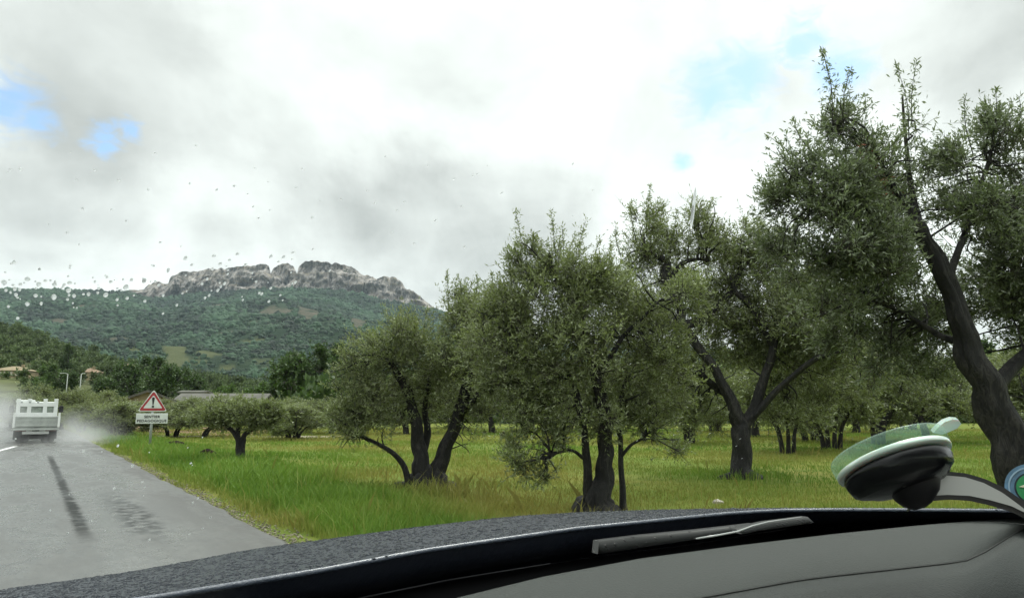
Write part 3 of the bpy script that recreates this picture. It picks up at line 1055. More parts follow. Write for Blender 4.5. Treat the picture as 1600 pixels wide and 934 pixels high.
# C: big crooked tree
hero_tree((1160, 748), None, [
    [(1160, 754, 0, 30), (1160, 735, 0, 21), (1160, 700, 0, 17.5), (1158, 668, 0, 18), (1150, 645, 0, 13), (1132, 605, 0, 10), (1112, 570, 0, 9), (1085, 535, 0, 8.5), (1065, 505, 0, 10), (1062, 480, 0, 9), (1050, 450, 0, 8.5), (1038, 432, 0, 9), (1042, 408, 0, 7), (1020, 400, 0, 4), (1004, 388, 0, 3)],
    [(1162, 670, 0, 12), (1178, 640, 0, 11), (1195, 590, 0, 9), (1208, 545, 0, 8), (1215, 500, 0, 7), (1226, 460, 0, 8), (1236, 440, 0, 4)],
    [(1150, 650, 0.1, 11), (1140, 620, 0.2, 9), (1116, 602, 0.2, 7), (1090, 580, 0.2, 5)],
    [(1168, 660, 0, 8), (1200, 625, -0.2, 7), (1235, 590, -0.4, 5.5), (1275, 560, -0.6, 5.5), (1310, 548, -0.7, 4), (1336, 530, -0.7, 2.5)],
    [(1066, 508, 0, 10), (1095, 500, 0.1, 8), (1120, 478, 0.1, 7), (1142, 458, 0.1, 6), (1152, 440, 0.1, 7), (1158, 418, 0.1, 6), (1178, 400, 0.1, 3.5)],
    [(1208, 540, 0, 8), (1190, 505, 0, 7), (1172, 478, 0, 5.5), (1150, 455, 0, 5), (1140, 430, 0, 3)],
    [(1060, 500, -0.1, 10), (1040, 512, -0.2, 11), (1022, 522, -0.2, 7), (1008, 530, -0.2, 3)],
    [(1046, 440, 0, 7), (1065, 412, 0, 4.5), (1090, 405, 0, 3), (1110, 408, 0, 2)],
    [(1122, 752, 0, 9), (1140, 750, 0, 15), (1160, 750, 0, 24), (1182, 750, 0, 15), (1194, 752, 0, 8)],
], [
    (1015, 425, 0.3, 50, 55), (1085, 390, 0.4, 60, 45), (1155, 390, 0.3, 60, 40), (1215, 405, 0.2, 50, 50), (990, 500, 0.3, 50, 65), (1100, 480, 0.6, 80, 70, 0.7), (1190, 490, 0.5, 75, 75, 0.8), (1260, 480, -0.2, 60, 75),
    (1060, 590, 0.7, 60, 50, 0.7), (1160, 560, 0.9, 80, 55, 0.6), (1260, 560, 0.2, 70, 50, 0.8), (1310, 540, -0.4, 40, 50, 0.7), (1015, 360, 0, 28, 45, 0.8), (1090, 350, 0, 30, 40, 0.8), (1165, 365, 0, 28, 30, 0.8),
    (1225, 370, 0, 28, 35, 0.8), (990, 590, 0.3, 40, 40, 0.7), (1300, 460, 0.4, 50, 60, 0.8), (1080, 620, 0.4, 50, 28, 0.6), (1260, 600, 0.2, 60, 35, 0.7), (1130, 520, 1.2, 90, 60, 0.6), (1120, 430, 0.7, 80, 50, 0.8), (1320, 600, 0.3, 50, 35, 0.7), (1090, 650, 0.6, 45, 25, 0.6), (1250, 640, 0.3, 55, 25, 0.6), (1350, 560, 0.4, 50, 50, 0.7), (1225, 530, 0.7, 80, 60, 0.8),
], 15000, 303, 'tall olive with twisting dark limbs on a short stout trunk, left of the suction mount', ORCH, leaf=(0.068, 0.017), sprig=0.25, hole=-0.12, br_r=0.02,
    shoots=[(1010, 370, 1017, 290, 0), (995, 380, 985, 320, 0), (1030, 360, 1035, 315, 0.1), (1085, 360, 1080, 308, 0), (1105, 360, 1112, 312, 0), (1160, 370, 1165, 340, 0), (1195, 370, 1190, 345, 0), (1240, 370, 1243, 335, 0.1), (970, 400, 962, 352, 0.1), (1060, 370, 1058, 330, 0.2)])

# D: the nearest, right edge
hero_tree((1600, 860), 5.6, [
    [(1612, 862, 0, 52), (1600, 800, 0, 43), (1592, 740, 0, 39), (1574, 680, 0, 36), (1550, 618, 0, 31), (1524, 565, 0, 26), (1505, 515, 0, 21), (1491, 470, 0, 19), (1472, 425, 0, 17.5), (1454, 390, 0, 16), (1434, 355, 0, 13.5), (1420, 328, 0, 9), (1402, 300, 0, 6), (1385, 270, 0, 4), (1362, 225, 0, 2.5)],
    [(1550, 610, 0.1, 17), (1580, 575, 0.2, 15), (1640, 520, 0.2, 12), (1690, 440, 0.2, 9), (1730, 350, 0.2, 5)],
    [(1505, 535, 0.1, 10), (1470, 525, 0.2, 7), (1430, 500, 0.3, 5), (1390, 480, 0.3, 3.5), (1350, 470, 0.3, 2)],
    [(1434, 365, 0, 9), (1395, 350, -0.1, 6), (1340, 320, -0.1, 4), (1280, 290, -0.1, 3), (1230, 270, -0.1, 1.5)],
    [(1480, 440, 0.1, 9), (1505, 370, 0.2, 6.5), (1530, 300, 0.2, 4.5), (1550, 230, 0.2, 3)],
    [(1440, 375, 0, 10), (1425, 300, 0.2, 6), (1415, 220, 0.2, 4), (1410, 150, 0.2, 2)],
], [
    (1290, 300, -0.1, 75, 60), (1250, 250, 0, 45, 45), (1310, 200, 0, 40, 50, 0.9), (1370, 280, 0.1, 70, 70), (1330, 380, -0.1, 90, 65), (1430, 230, 0.1, 30, 50, 0.7), (1390, 330, 0.6, 55, 70, 0.6), (1260, 400, 0.1, 60, 55),
    (1540, 260, 0.1, 60, 65), (1570, 210, 0.2, 35, 40, 0.8), (1620, 280, 0.2, 80, 90, 1.4), (1550, 370, 0.5, 65, 65), (1620, 400, 0.3, 90, 80, 1.4), (1380, 440, 0.4, 80, 60, 0.8), (1340, 460, 0.2, 70, 45, 0.8), (1560, 460, 0.8, 75, 60, 0.8),
    (1640, 500, 0.4, 90, 60, 1.3), (1540, 400, 0.9, 70, 60, 1.0), (1450, 510, 1.0, 65, 40, 0.6), (1720, 330, 0.3, 90, 120), (1730, 480, 0.3, 80, 80), (1400, 520, 0.5, 60, 34, 0.6), (1225, 330, 0.2, 35, 50, 0.8), (1290, 480, 0.2, 60, 45, 1.1), (1410, 480, 0.7, 60, 50, 0.9), (1340, 520, 0.6, 60, 40, 0.9), (1365, 400, -0.2, 50, 50, 0.9), (1470, 300, 0.5, 40, 50, 0.4), (1440, 560, 0.9, 70, 40, 0.6), (1370, 560, 0.6, 50, 40, 0.6), (1560, 320, -0.2, 60, 60, 0.8),
], 16500, 404, 'nearest olive tree with a thick dark leaning trunk behind the suction mount', ORCH, leaf=(0.046, 0.0115), sprig=0.15, hole=-0.14, mat_leaf=M_OLIVE_NEAR, br_r=0.011,
    shoots=[(1300, 200, 1284, 78, 0), (1318, 190, 1330, 108, 0), (1270, 240, 1240, 188, 0), (1330, 200, 1352, 150, 0.1), (1420, 220, 1400, 100, 0.1), (1425, 200, 1432, 96, 0.1), (1290, 180, 1290, 100, 0.1), (1250, 250, 1200, 212, 0),
            (1550, 220, 1556, 138, 0.1), (1520, 240, 1508, 150, 0.1), (1580, 210, 1592, 150, 0.1), (1280, 330, 1195, 290, 0), (1250, 340, 1190, 322, 0.1), (1540, 230, 1535, 165, 0.2)],
    dead=[(1355, 235, 0, 26), (1365, 255, 0, 20), (1382, 285, 0, 24), (1395, 300, 0, 10)])

# lone young olive in the meadow
hero_tree((376, 720), None, [
    [(376, 722, 0, 13), (375, 708, 0, 8.5), (373, 690, 0, 6), (366, 676, 0, 4.5), (352, 664, 0, 3.5), (340, 650, 0, 2)],
    [(378, 716, 0, 8), (379, 690, 0, 5.5), (384, 678, 0, 4.5), (398, 668, 0, 3), (412, 660, 0, 2)],
    [(373, 690, 0, 4.5), (371, 665, 0, 3.5), (367, 640, 0, 2.5), (372, 625, 0, 1.5)],
], [
    (345, 648, 0, 38, 16), (385, 642, 0, 48, 18), (420, 650, 0, 32, 18), (318, 648, 0.2, 24, 13), (400, 634, 0.4, 34, 12), (350, 634, 0.2, 34, 12), (380, 660, 0.1, 60, 11, 0.6), (432, 645, 0.2, 20, 14)],
    3000, 505, 'small olive with a short forked trunk standing alone in the open meadow', ORCH, leaf=(0.075, 0.022), sprig=0.15, per=10, hole=-0.15, br=4, br_r=0.016)

# ------------------------------------------------------------------ orchard trees farther back (one of each kind, then copies)
def orchard_proto(seed, h, wdt, stems, nsp=900, leaf=(0.11, 0.034)):
    """an olive of width wdt and height h, about the origin"""
    rr = random.Random(seed)
    root = empty('olive_tree', (0, 0, 0))
    mb, nodes = MB(), []
    for s in range(stems):
        an = 2 * math.pi * s / stems + rr.uniform(-0.5, 0.5)
        sp = 0.22 if stems > 2 else 0.06
        b0 = Vector((math.cos(an) * sp, math.sin(an) * sp, -0.05))
        p = [b0, b0 + Vector((math.cos(an) * 0.1, math.sin(an) * 0.1, h * 0.2)), b0 + Vector((math.cos(an) * wdt * 0.13, math.sin(an) * wdt * 0.13, h * 0.4)), b0 + Vector((math.cos(an) * wdt * 0.22, math.sin(an) * wdt * 0.22, h * 0.68))]
        r0 = 0.17 if stems <= 2 else 0.075
        nodes += limb(mb, p, [r0, r0 * 0.7, r0 * 0.45, r0 * 0.2], 8, 0.12, seed + s)[5:]
    bl = []
    for k in range(12):
        an = rr.uniform(0, 6.28)
        q = rr.uniform(0.1, 0.36) * wdt
        bl.append((Vector((math.cos(an) * q, math.sin(an) * q, h * rr.uniform(0.27, 0.84))), (wdt * rr.uniform(0.15, 0.25), wdt * rr.uniform(0.15, 0.25), h * rr.uniform(0.12, 0.2)), 1.0))
    bl.append((Vector((0, 0, h * 0.66)), (wdt * 0.32, wdt * 0.32, h * 0.24), 0.8))
    add_branches(mb, nodes, bl, 2, 0.02, seed)
    t_ = mb.build('trunk', M_BARK2)
    t_.parent = root
    v, lo, ct, mi, tn = crown_mesh(bl, nsp, 10, 0.36, leaf, seed, -0.05)
    c_ = mesh_np('crown', v, lo, ct, [M_OLIVE, M_TWIG], root, mi, {'tone': tn})
    return root


protos = [orchard_proto(21, 3.4, 4.2, 1, 3400), orchard_proto(22, 3.0, 3.8, 2, 3000), orchard_proto(23, 3.2, 3.6, 4, 3000), orchard_proto(24, 2.6, 3.4, 5, 3200)]
used = set()


def plant(k, px, py, sc, rz, label, group, sz=1.0):
    o = protos[k] if k not in used else copy_tree(protos[k])
    used.add(k)
    o.location = G(px, py)
    o.rotation_euler = (0, 0, rz)
    o.scale = (sc, sc, sc * sz)
    tag(o, label, 'olive tree', group)
    return o


ROW = 'row of bushy olives behind the meadow'
BACK = 'olive trees deeper in the orchard'
for a in [
    (0, 95, 671, 1.1, 2.6, 'taller olive in front of the foot of the two lamp posts', BACK),
    (1, 150, 669, 1.1, 0.7, 'taller olive right of the lamp posts, behind the truck spray', BACK),
    (3, 24, 668, 1.2, 3.7, 'olive left of the truck cab at the road side', BACK),
    (3, 182, 684, 1.06, 0.3, 'broad low olive with a dark hollow underside, nearest the road in the back row', ROW),
    (2, 128, 676, 0.9, 1.3, 'small rounded olive at the road bend, half in the truck spray', ROW),
    (2, 268, 682, 0.98, 2.2, 'bushy olive standing directly behind the warning sign', ROW),
    (0, 318, 683, 0.92, 0.9, 'bushy olive just behind and left of the lone young olive', ROW),
    (1, 226, 675, 1.0, 4.0, 'olive crown rising behind the left edge of the warning sign', ROW),
    (3, 458, 687, 1.0, 2.9, 'squat round olive in the meadow between the lone young olive and the forked olive', ROW),
    (0, 440, 676, 1.0, 1.0, 'pale olive behind the squat round olive in the meadow', ROW),
    (1, 516, 678, 1.05, 5.0, 'olive tucked behind the left branches of the forked olive', ROW),
    (2, 60, 668, 1.2, 0.2, 'olive whose top shows above the truck cab', ROW),
    (1, 372, 672, 0.95, 5.5, 'olive closing the gap behind the lone young olive crown', ROW),
    (1, 1078, 693, 0.95, 0.4, 'slim trunked olive left of the stout twisting olive', BACK),
    (2, 1012, 690, 0.95, 2.0, 'many stemmed olive seen beside the slim right stem of the flaring olive', BACK),
    (2, 1232, 708, 0.98, 0.1, 'many stemmed olive just right of the stout twisting olive', BACK),
    (2, 1300, 702, 1.10, 1.1, 'many stemmed olive directly above the suction cup', BACK),
    (1, 1372, 694, 1.12, 3.3, 'dark olive behind the clear pull tab of the suction mount', BACK),
    (0, 1450, 690, 1.05, 2.1, 'rounded olive filling the gap left of the leaning dark trunk', BACK),
    (3, 1268, 690, 1.1, 5.1, 'leafy olive behind the many stemmed pair right of the twisting olive', BACK),
    (0, 1178, 682, 1.2, 0.6, 'olive behind the fork of the stout twisting olive', BACK),
    (3, 640, 678, 1.1, 1.9, 'olive hidden behind the forked trunk, crown joining its branches', BACK),
    (0, 770, 676, 1.2, 3.0, 'far olive in the sunny gap between the forked and the flaring olive', BACK),
    (2, 860, 674, 1.25, 4.4, 'far olive behind the low side branch of the flaring olive', BACK),
    (1, 935, 676, 1.2, 0.9, 'far olive straight behind the flaring trunk', BACK),
    (3, 1120, 674, 1.3, 2.7, 'low olive far back, under the left limbs of the twisting olive', BACK),
    (0, 1340, 676, 1.35, 4.0, 'large far olive above the suction mount, behind the dark olive', BACK),
    (1, 1560, 684, 1.2, 0.0, 'olive behind the lower bend of the leaning dark trunk', BACK),
    (2, 1640, 700, 1.1, 3.1, 'olive partly outside the view beyond the leaning dark trunk', BACK),
    (3, 1420, 672, 1.5, 0.7, 'hazy olive at the far end of the orchard, behind the rounded olive', BACK),
    (0, 705, 668, 1.5, 5.2, 'hazy olive far behind the right stem of the forked olive', BACK),
]:
    plant(*a, sz=0.54 if a[6] == ROW else (0.72 if a[1] < 200 else 1.0))


# ------------------------------------------------------------------ broadleaf trees
def broad_proto(seed, h, wdt, m_leaf, nsp, leaf=(0.30, 0.17), name='broadleaf_tree'):
    rr = random.Random(seed)
    root = empty(name, (0, 0, 0))
    mb = MB()
    nodes = limb(mb, [(0, 0, -0.1), (0.05, 0, h * 0.25), (0.0, 0.1, h * 0.55), (0.1, 0, h * 0.85)], [0.22, 0.16, 0.11, 0.03], 8, 0.1, seed)
    bl = []
    for k in range(12):
        an = rr.uniform(0, 6.28)
        zz = rr.uniform(0.28, 0.9)
        q = rr.uniform(0.1, 0.36) * wdt * (1.15 - abs(zz - 0.5))
        bl.append((Vector((math.cos(an) * q, math.sin(an) * q, h * zz)), (wdt * rr.uniform(0.14, 0.24), wdt * rr.uniform(0.14, 0.24), h * rr.uniform(0.1, 0.16)), 1.0))
    add_branches(mb, nodes, bl, 1, 0.05, seed)
    mb.build('trunk', M_BARK2).parent = root
    v, lo, ct, mi, tn = crown_mesh(bl, nsp, 8, 0.7, leaf, seed, -0.1, 0.6)
    mesh_np('crown', v, lo, ct, [m_leaf, M_TWIG], root, mi, {'tone': tn})
    return root


bp = [broad_proto(61, 6.6, 5.6, M_BROAD, 1500), broad_proto(62, 5.4, 5.6, M_BRIGHT, 1300), broad_proto(63, 9.5, 4.2, M_BROAD, 1500)]
bused = set()
BR = 'leafy trees behind the orchard'


def plant_b(k, px, dist, sc, rz, label, z=0.0):
    o = bp[k] if k not in bused else copy_tree(bp[k])
    bused.add(k)
    r = ray(px, 640)
    o.location = (r.x / r.y * dist, dist, z)
    o.rotation_euler = (0, 0, rz)
    o.scale = (sc, sc, sc)
    tag(o, label, 'tree', BR)


for a in [
    (0, 478, 74, 1.06, 0.4, 'dark green dense broadleaf tree left of the forked olive crown'),
    (0, 442, 92, 1.15, 1.7, 'dark tree half behind the dense broadleaf tree'),
    (1, 405, 118, 1.0, 0.3, 'bright green bushy tree beyond the long grey roof, near the dense broadleaf tree'),
    (1, 352, 125, 0.95, 2.3, 'bright green bushy tree beyond the middle of the long grey roof'),
    (0, 246, 120, 1.35, 2.9, 'dark tree rising behind the peak of the tan gabled barn'),
    (0, 206, 132, 1.35, 0.9, 'dark tree between the tan barn and the small pink house'),
    (0, 298, 135, 1.1, 4.6, 'dark tree beyond the gap between tan barn and grey roof'),
    (0, 90, 128, 1.05, 3.9, 'rich green tree left of the two lamp posts'),
    (1, 74, 150, 1.1, 5.4, 'bright green tree right of the wide tan house'),
    (0, 168, 124, 0.95, 1.2, 'dark tree right of the two lamp posts'),
    (0, 56, 108, 0.45, 2.0, 'dark tree below the wide tan house'),
    (2, 100, 205, 1.05, 1.0, 'tall dark tree on the hillside above the lamp posts'),
    (0, 545, 88, 1.25, 3.6, 'dark tree showing above the left shoulder of the forked olive'),
    (0, 640, 96, 1.0, 0.8, 'dark tree behind the crown of the forked olive'),
    (0, 790, 90, 1.0, 2.2, 'dark tree at the field end, right of the forked olive'),
    (0, 880, 84, 1.0, 4.2, 'dark tree at the field end behind the flaring olive'),
    (0, 1010, 82, 1.1, 0.2, 'dark tree at the field end left of the twisting olive'),
    (0, 1130, 78, 1.1, 1.9, 'dark tree at the field end behind the twisting olive'),
    (0, 1260, 76, 1.1, 3.2, 'dark tree at the field end right of the twisting olive'),
    (0, 1390, 74, 1.1, 5.2, 'dark tree at the field end above the suction mount'),
    (0, 1530, 72, 1.1, 0.9, 'dark tree at the field end behind the leaning trunk'),
]:
    z = 0.0
    if a[2] > H0 and a[1] < 800:
        aa = np.array([ray(a[1], 640).x / ray(a[1], 640).y])
        z = float(hill_height(aa, np.array([(a[2] - H0) / (H1 - H0)]))[1][0]) - 0.2
    plant_b(*a, z=z)

# scrub and small trees on the near hillside: one mass nobody could count
base_v, _, _, _, base_t = crown_mesh([(Vector((0, 0, 1.6)), (1.7, 1.7, 1.3), 1.0), (Vector((0.8, 0.3, 1.0)), (1.2, 1.2, 0.8), 1.0), (Vector((-0.7, -0.5, 1.1)), (1.2, 1.2, 0.9), 1.0)], 70, 5, 0.5, (0.62, 0.40), 77, -2)
Nw = 3000
a_ = rng.uniform(AE_H[1][0], 0.02, Nw)
s_ = rng.uniform(0.0, 1.0, Nw) ** 0.8
a_[:420] = rng.uniform(-0.62, 0.0, 420)
s_[:420] = rng.uniform(0.12, 0.9, 420)
d_, z_ = hill_height(a_, s_)
sc_ = rng.uniform(0.5, 1.55, Nw) * np.clip(0.55 + 0.9 * s_, 0.5, 1.3)
ton = np.clip(0.45 + 0.35 * fbm(np.stack([a_ * 14, s_ * 6, 0 * a_], 1), 2, 91) + rng.normal(0, 0.18, Nw), 0, 1)
clear = np.zeros(Nw, bool)
for hpx, hd, hw_px in ((18, 190, 34), (137, 230, 15), (198, 300, 12), (226, 60, 60), (352, 66, 70)):
    ah = ray(hpx, 600).x / ray(hpx, 600).y
    clear |= (np.abs(a_ - ah) < hw_px / FPX) & (d_ < hd + 6) & (d_ > hd * 0.5) & (rng.uniform(0, 1, Nw) < 0.80)
keepw = ~clear & (fbm(np.stack([a_ * 22, s_ * 9, 0 * a_ + 3], 1), 2, 93) > -0.7)
vs_, ts_ = [], []
for i in np.nonzero(keepw)[0]:
    an = rng.uniform(0, 6.28)
    ca, sa = math.cos(an), math.sin(an)
    q = base_v * sc_[i]
    q = np.stack([q[:, 0] * ca - q[:, 1] * sa, q[:, 0] * sa + q[:, 1] * ca, q[:, 2] * rng.uniform(0.75, 1.3)], 1)
    q += np.array([a_[i] * d_[i], d_[i], z_[i] - 0.2])
    vs_.append(q)
    ts_.append(np.clip(base_t * 0.4 + ton[i] * 0.7 - 0.05, 0, 1))
vs_ = np.concatenate(vs_)
o = mesh_np('hillside_scrub', vs_, np.arange(len(vs_)), np.full(len(vs_) // 4, 4), M_SCRUB, attrs={'tone': np.concatenate(ts_)})
tag(o, 'olive green scrub and small trees covering the low hill behind the truck', 'scrub', kind='stuff')

# thicket that closes the field end
vs_, ts_ = [], []
for i in range(620):
    apx = rng.uniform(470, 1900)
    dd_i = rng.uniform(66, 98)
    aa_ = (apx - 800) / FPX
    q = base_v * rng.uniform(0.7, 1.5)
    an = rng.uniform(0, 6.28)
    ca, sa = math.cos(an), math.sin(an)
    q = np.stack([q[:, 0] * ca - q[:, 1] * sa, q[:, 0] * sa + q[:, 1] * ca, q[:, 2] * rng.uniform(0.8, 1.5)], 1) + np.array([aa_ * dd_i, dd_i, -0.3])
    vs_.append(q)
    ts_.append(np.clip(base_t * 0.4 + rng.uniform(0, 0.6), 0, 1))
vs_ = np.concatenate(vs_)
o = mesh_np('thicket', vs_, np.arange(len(vs_)), np.full(len(vs_) // 4, 4), M_BROAD, attrs={'tone': np.concatenate(ts_)})
tag(o, 'dark thicket closing off the far end of the olive orchard', 'thicket', kind='stuff')

# ------------------------------------------------------------------ houses, barns, lamps
M_STUCCO = mat('tan_stucco', (0.25, 0.205, 0.12), 0.9, var=0.2, vscale=0.7)
M_PINK = mat('pink_stucco', (0.30, 0.22, 0.165), 0.9, var=0.12, vscale=0.8)
M_TILE = mat('clay_tile_roof', (0.22, 0.15, 0.095), 0.85, var=0.3, vscale=1.5, bump=0.5, bscale=4.0)
M_TILE2 = mat('pale_tile_roof', (0.23, 0.18, 0.105), 0.85, var=0.3, vscale=1.5, bump=0.5, bscale=4.0)
M_ROOFG = mat('grey_sheet_roof', (0.085, 0.082, 0.068), 0.8, var=0.3, vscale=0.8)
M_GLASSD = mat('dark_window', (0.03, 0.035, 0.04), 0.15)
M_SHUT = mat('pale_shutter', (0.45, 0.42, 0.34), 0.7)


def house(px, dist, zb, w_, dp, hw, hr, rz, label, mw, mr, name='house', cat='house', hip=True, wins=3, chim=True):
    r = ray(px, 640)
    root = empty(name, (r.x / r.y * dist, dist, zb), rz, label, cat)
    wb = MB()
    wb.box((0, 0, hw / 2), (w_, dp, hw))
    wall = wb.build('wall', mw, root)
    wall.matrix_parent_inverse = Matrix.Identity(4)
    ov = 0.35
    x, y = w_ / 2 + ov, dp / 2 + ov
    rf = MB()
    rx = (w_ / 2 - dp / 2 * 0.9) if hip else x
    rx = max(rx, 0.4)
    A, B_, Cc, D_ = (-x, -y, hw), (x, -y, hw), (x, y, hw), (-x, y, hw)
    E, F_ = (-rx, 0, hw + hr), (rx, 0, hw + hr)
    for f in ([A, B_, F_, E], [Cc, D_, E, F_]):
        rf.poly(f)
    if hip:
        rf.poly([B_, Cc, F_])
        rf.poly([D_, A, E])
        rf.poly([D_, Cc, B_, A])
    else:
        rf.poly([tuple(Vector(p) - Vector((0, 0, 0.18))) for p in (E, F_, B_, A)])
        rf.poly([tuple(Vector(p) - Vector((0, 0, 0.18))) for p in (F_, E, D_, Cc)])
        for a, b in ((A, B_), (Cc, D_), (A, E), (E, D_), (B_, F_), (F_, Cc)):
            rf.poly([a, b, tuple(Vector(b) - Vector((0, 0, 0.18))), tuple(Vector(a) - Vector((0, 0, 0.18)))])
        for sx in (-1, 1):
            wg = MB()
            wg.poly([(sx * w_ / 2, -dp / 2, hw), (sx * w_ / 2, dp / 2, hw), (sx * w_ / 2, 0, hw + hr * 0.93)])
            wg.build('gable', mw, root).matrix_parent_inverse = Matrix.Identity(4)
    ro = rf.build('roof', mr, root)
    ro.matrix_parent_inverse = Matrix.Identity(4)
    if chim:
        cb = MB()
        cb.box((w_ * 0.2, 0.3, hw + hr), (0.6, 0.6, 1.0))
        cb.build('chimney', mw, ro).matrix_parent_inverse = Matrix.Identity(4)
    for k in range(wins):
        wx = -w_ / 2 + w_ * (k + 0.5) / wins
        pb_ = MB()
        pb_.box((wx, -dp / 2 - 0.012, hw * 0.55), (0.98, 0.04, min(1.3, hw * 0.6)))
        pb_.build('window', M_GLASSD, root).matrix_parent_inverse = Matrix.Identity(4)
        for sx in (-0.75, 0.75):
            fb = MB()
            fb.box((wx + sx, -dp / 2 - 0.03, hw * 0.55), (0.5, 0.06, min(1.3, hw * 0.6)))
            fb.build('shutter', M_SHUT, root).matrix_parent_inverse = Matrix.Identity(4)
    return root


def hill_z(px, py, dist):
    r = ray(px, py)
    return CAMZ + r.z / r.y * dist


house(18, 190, hill_z(18, 591, 190), 8.0, 7.0, 1.9, 1.2, 0.15, 'wide tan house with a low tiled roof on the hillside above the truck', M_STUCCO, M_TILE2)
house(137, 230, hill_z(137, 597, 230), 4.6, 5.0, 3.0, 1.4, -0.5, 'small house with an orange tiled roof above the two lamp posts', M_STUCCO, M_TILE, wins=2)
house(198, 300, hill_z(198, 581, 300), 4.2, 5.0, 2.3, 1.2, 0.4, 'tiny pink house under dark trees on the far part of the hillside', M_PINK, M_TILE, wins=1)
house(226, 60, 0, 9.0, 5.2, 1.55, 1.15, math.radians(-62), 'tan gabled barn with a grey roof behind the warning sign', M_STUCCO, M_ROOFG, name='barn', cat='barn', hip=False, wins=0, chim=False)
house(352, 66, 0, 7.0, 4.5, 1.9, 0.75, 0.10, 'long low barn with a flat looking grey roof behind the lone young olive', M_STUCCO, M_ROOFG, name='barn', cat='barn', hip=False, wins=2, chim=False)
house(303, 95, 0.0, 2.6, 2.5, 3.45, 0.2, 0.05, 'small pale flat-roofed hut between the tan barn and the long grey roof', M_PINK, M_ROOFG, name='hut', cat='hut', hip=False, wins=1, chim=False)

M_POLE = mat('pale_lamp_paint', (0.30, 0.32, 0.29), 0.5, 0.1)


def lamp_post(px, py_top, dist, arm, label):
    top = P(px, py_top, dist)
    root = empty('street_lamp', (top.x, top.y, 0), 0, label, 'street lamp', 'street lamps beyond the road bend')
    h = top.z
    mb = MB()
    mb.tube([(0, 0, 0), (0, 0, h * 0.5), (0, 0, h)], [0.065, 0.055, 0.04], 10)
    mb.build('pole', M_POLE, root).matrix_parent_inverse = Matrix.Identity(4)
    mb = MB()
    if arm:
        mb.tube([(0, 0, h - 0.03), (-0.22, 0, h + 0.06), (-0.45, 0, h + 0.08)], [0.04, 0.035, 0.03], 8)
        mb.box((-0.58, 0, h + 0.07), (0.34, 0.16, 0.09), bev=0.03)
    else:
        mb.tube([(0, 0, h - 0.03), (0, 0.3, h + 0.06)], [0.04, 0.03], 8)
        mb.box((0, 0.42, h + 0.06), (0.16, 0.34, 0.09), bev=0.03)
    mb.build('lamp_head', M_POLE, root).matrix_parent_inverse = Matrix.Identity(4)


lamp_post(106, 584, 72, True, 'pale lamp post with a short arm at its top, nearer the truck')
lamp_post(127, 584, 72, False, 'plain pale lamp post in front of the orange roofed house')

# ------------------------------------------------------------------ warning sign
sb_ = G(237, 700)
SD = 22.3
sgn = empty('road_sign', (P(237, 660, SD).x, SD, 0), -ROADANG - math.radians(2), 'triangular red bordered warning sign with a text plate on a grey post in the verge', 'road sign')
kx = SD / FPX
zof = lambda py: CAMZ + (ray(237, py).z / ray(237, py).y) * SD
mb = MB()
mb.tube([(0, 0.045, 0), (0, 0.045, 0.8), (0, 0.045, zof(613))], [0.038] * 3, 12)
def lp(mb_, name, mats, par):
    o = mb_.build(name, mats, par)
    o.matrix_parent_inverse = Matrix.Identity(4)
    return o
lp(mb, 'pole', M_STEEL, sgn)
M_SIGNW = mat('sign_white', (0.60, 0.63, 0.60), 0.4, var=0.08, vscale=6.0)
M_SIGNR = mat('sign_red', (0.34, 0.028, 0.035), 0.4, var=0.15, vscale=6.0)
M_SIGNK = mat('sign_black', (0.018, 0.018, 0.018), 0.5)


def round_tri(hw, z0, z1, r, y, n=6):
    cs = [Vector((-hw, 0, z0)), Vector((hw, 0, z0)), Vector((0, 0, z1))]
    pts = []
    for i in range(3):
        p, a, b = cs[i], cs[i - 1], cs[(i + 1) % 3]
        da, db = (a - p).normalized(), (b - p).normalized()
        for k in range(n + 1):
            u = k / n
            q0, q2 = p + da * r, p + db * r
            pts.append(q0 * (1 - u) ** 2 + p * 2 * u * (1 - u) + q2 * u * u + Vector((0, y, 0)))
    return pts


def slab(mb_, pts, th, m=0):
    back = [p + Vector((0, th, 0)) for p in pts]
    mb_.poly(pts, m)
    mb_.poly(list(reversed(back)), m)
    n = len(pts)
    for i in range(n):
        j = (i + 1) % n
        mb_.poly([pts[j], pts[i], back[i], back[j]], m)


z0_, z1_ = zof(642.5), zof(608)
hw_ = 0.40
mb = MB(); slab(mb, round_tri(hw_, z0_, z1_, 0.08, 0.0), 0.02)
tp = lp(mb, 'warning_panel', M_SIGNW, sgn)
mb = MB(); slab(mb, round_tri(hw_ * 0.93, z0_ + 0.025, z1_ - 0.05, 0.08, -0.004), 0.003)
lp(mb, 'red_border', M_SIGNR, tp)
mb = MB(); slab(mb, round_tri(hw_ * 0.66, z0_ + 0.095, z1_ - 0.17, 0.04, -0.008), 0.003)
lp(mb, 'white_field', M_SIGNW, tp)
mb = MB()
hz = z0_ + 0.145
slab(mb, [Vector((0.034 * math.cos(k * math.pi / 8), -0.012, hz + 0.034 * math.sin(k * math.pi / 8))) for k in range(16)], 0.003)
bar = [(-0.016, 0.055), (0.016, 0.055), (0.036, 0.22), (0.038, 0.25), (0.022, 0.275), (-0.022, 0.275), (-0.038, 0.25), (-0.036, 0.22)]
slab(mb, [Vector((x, -0.012, hz + z)) for x, z in bar], 0.003)
lp(mb, 'exclamation_mark', M_SIGNK, tp)
mb = MB()
pz0, pz1 = zof(661.5), zof(645.5)
mb.box((0, 0.010, (pz0 + pz1) / 2), (0.86, 0.02, pz1 - pz0), bev=0.008)
tpl = lp(mb, 'text_plate', M_SIGNW, sgn)
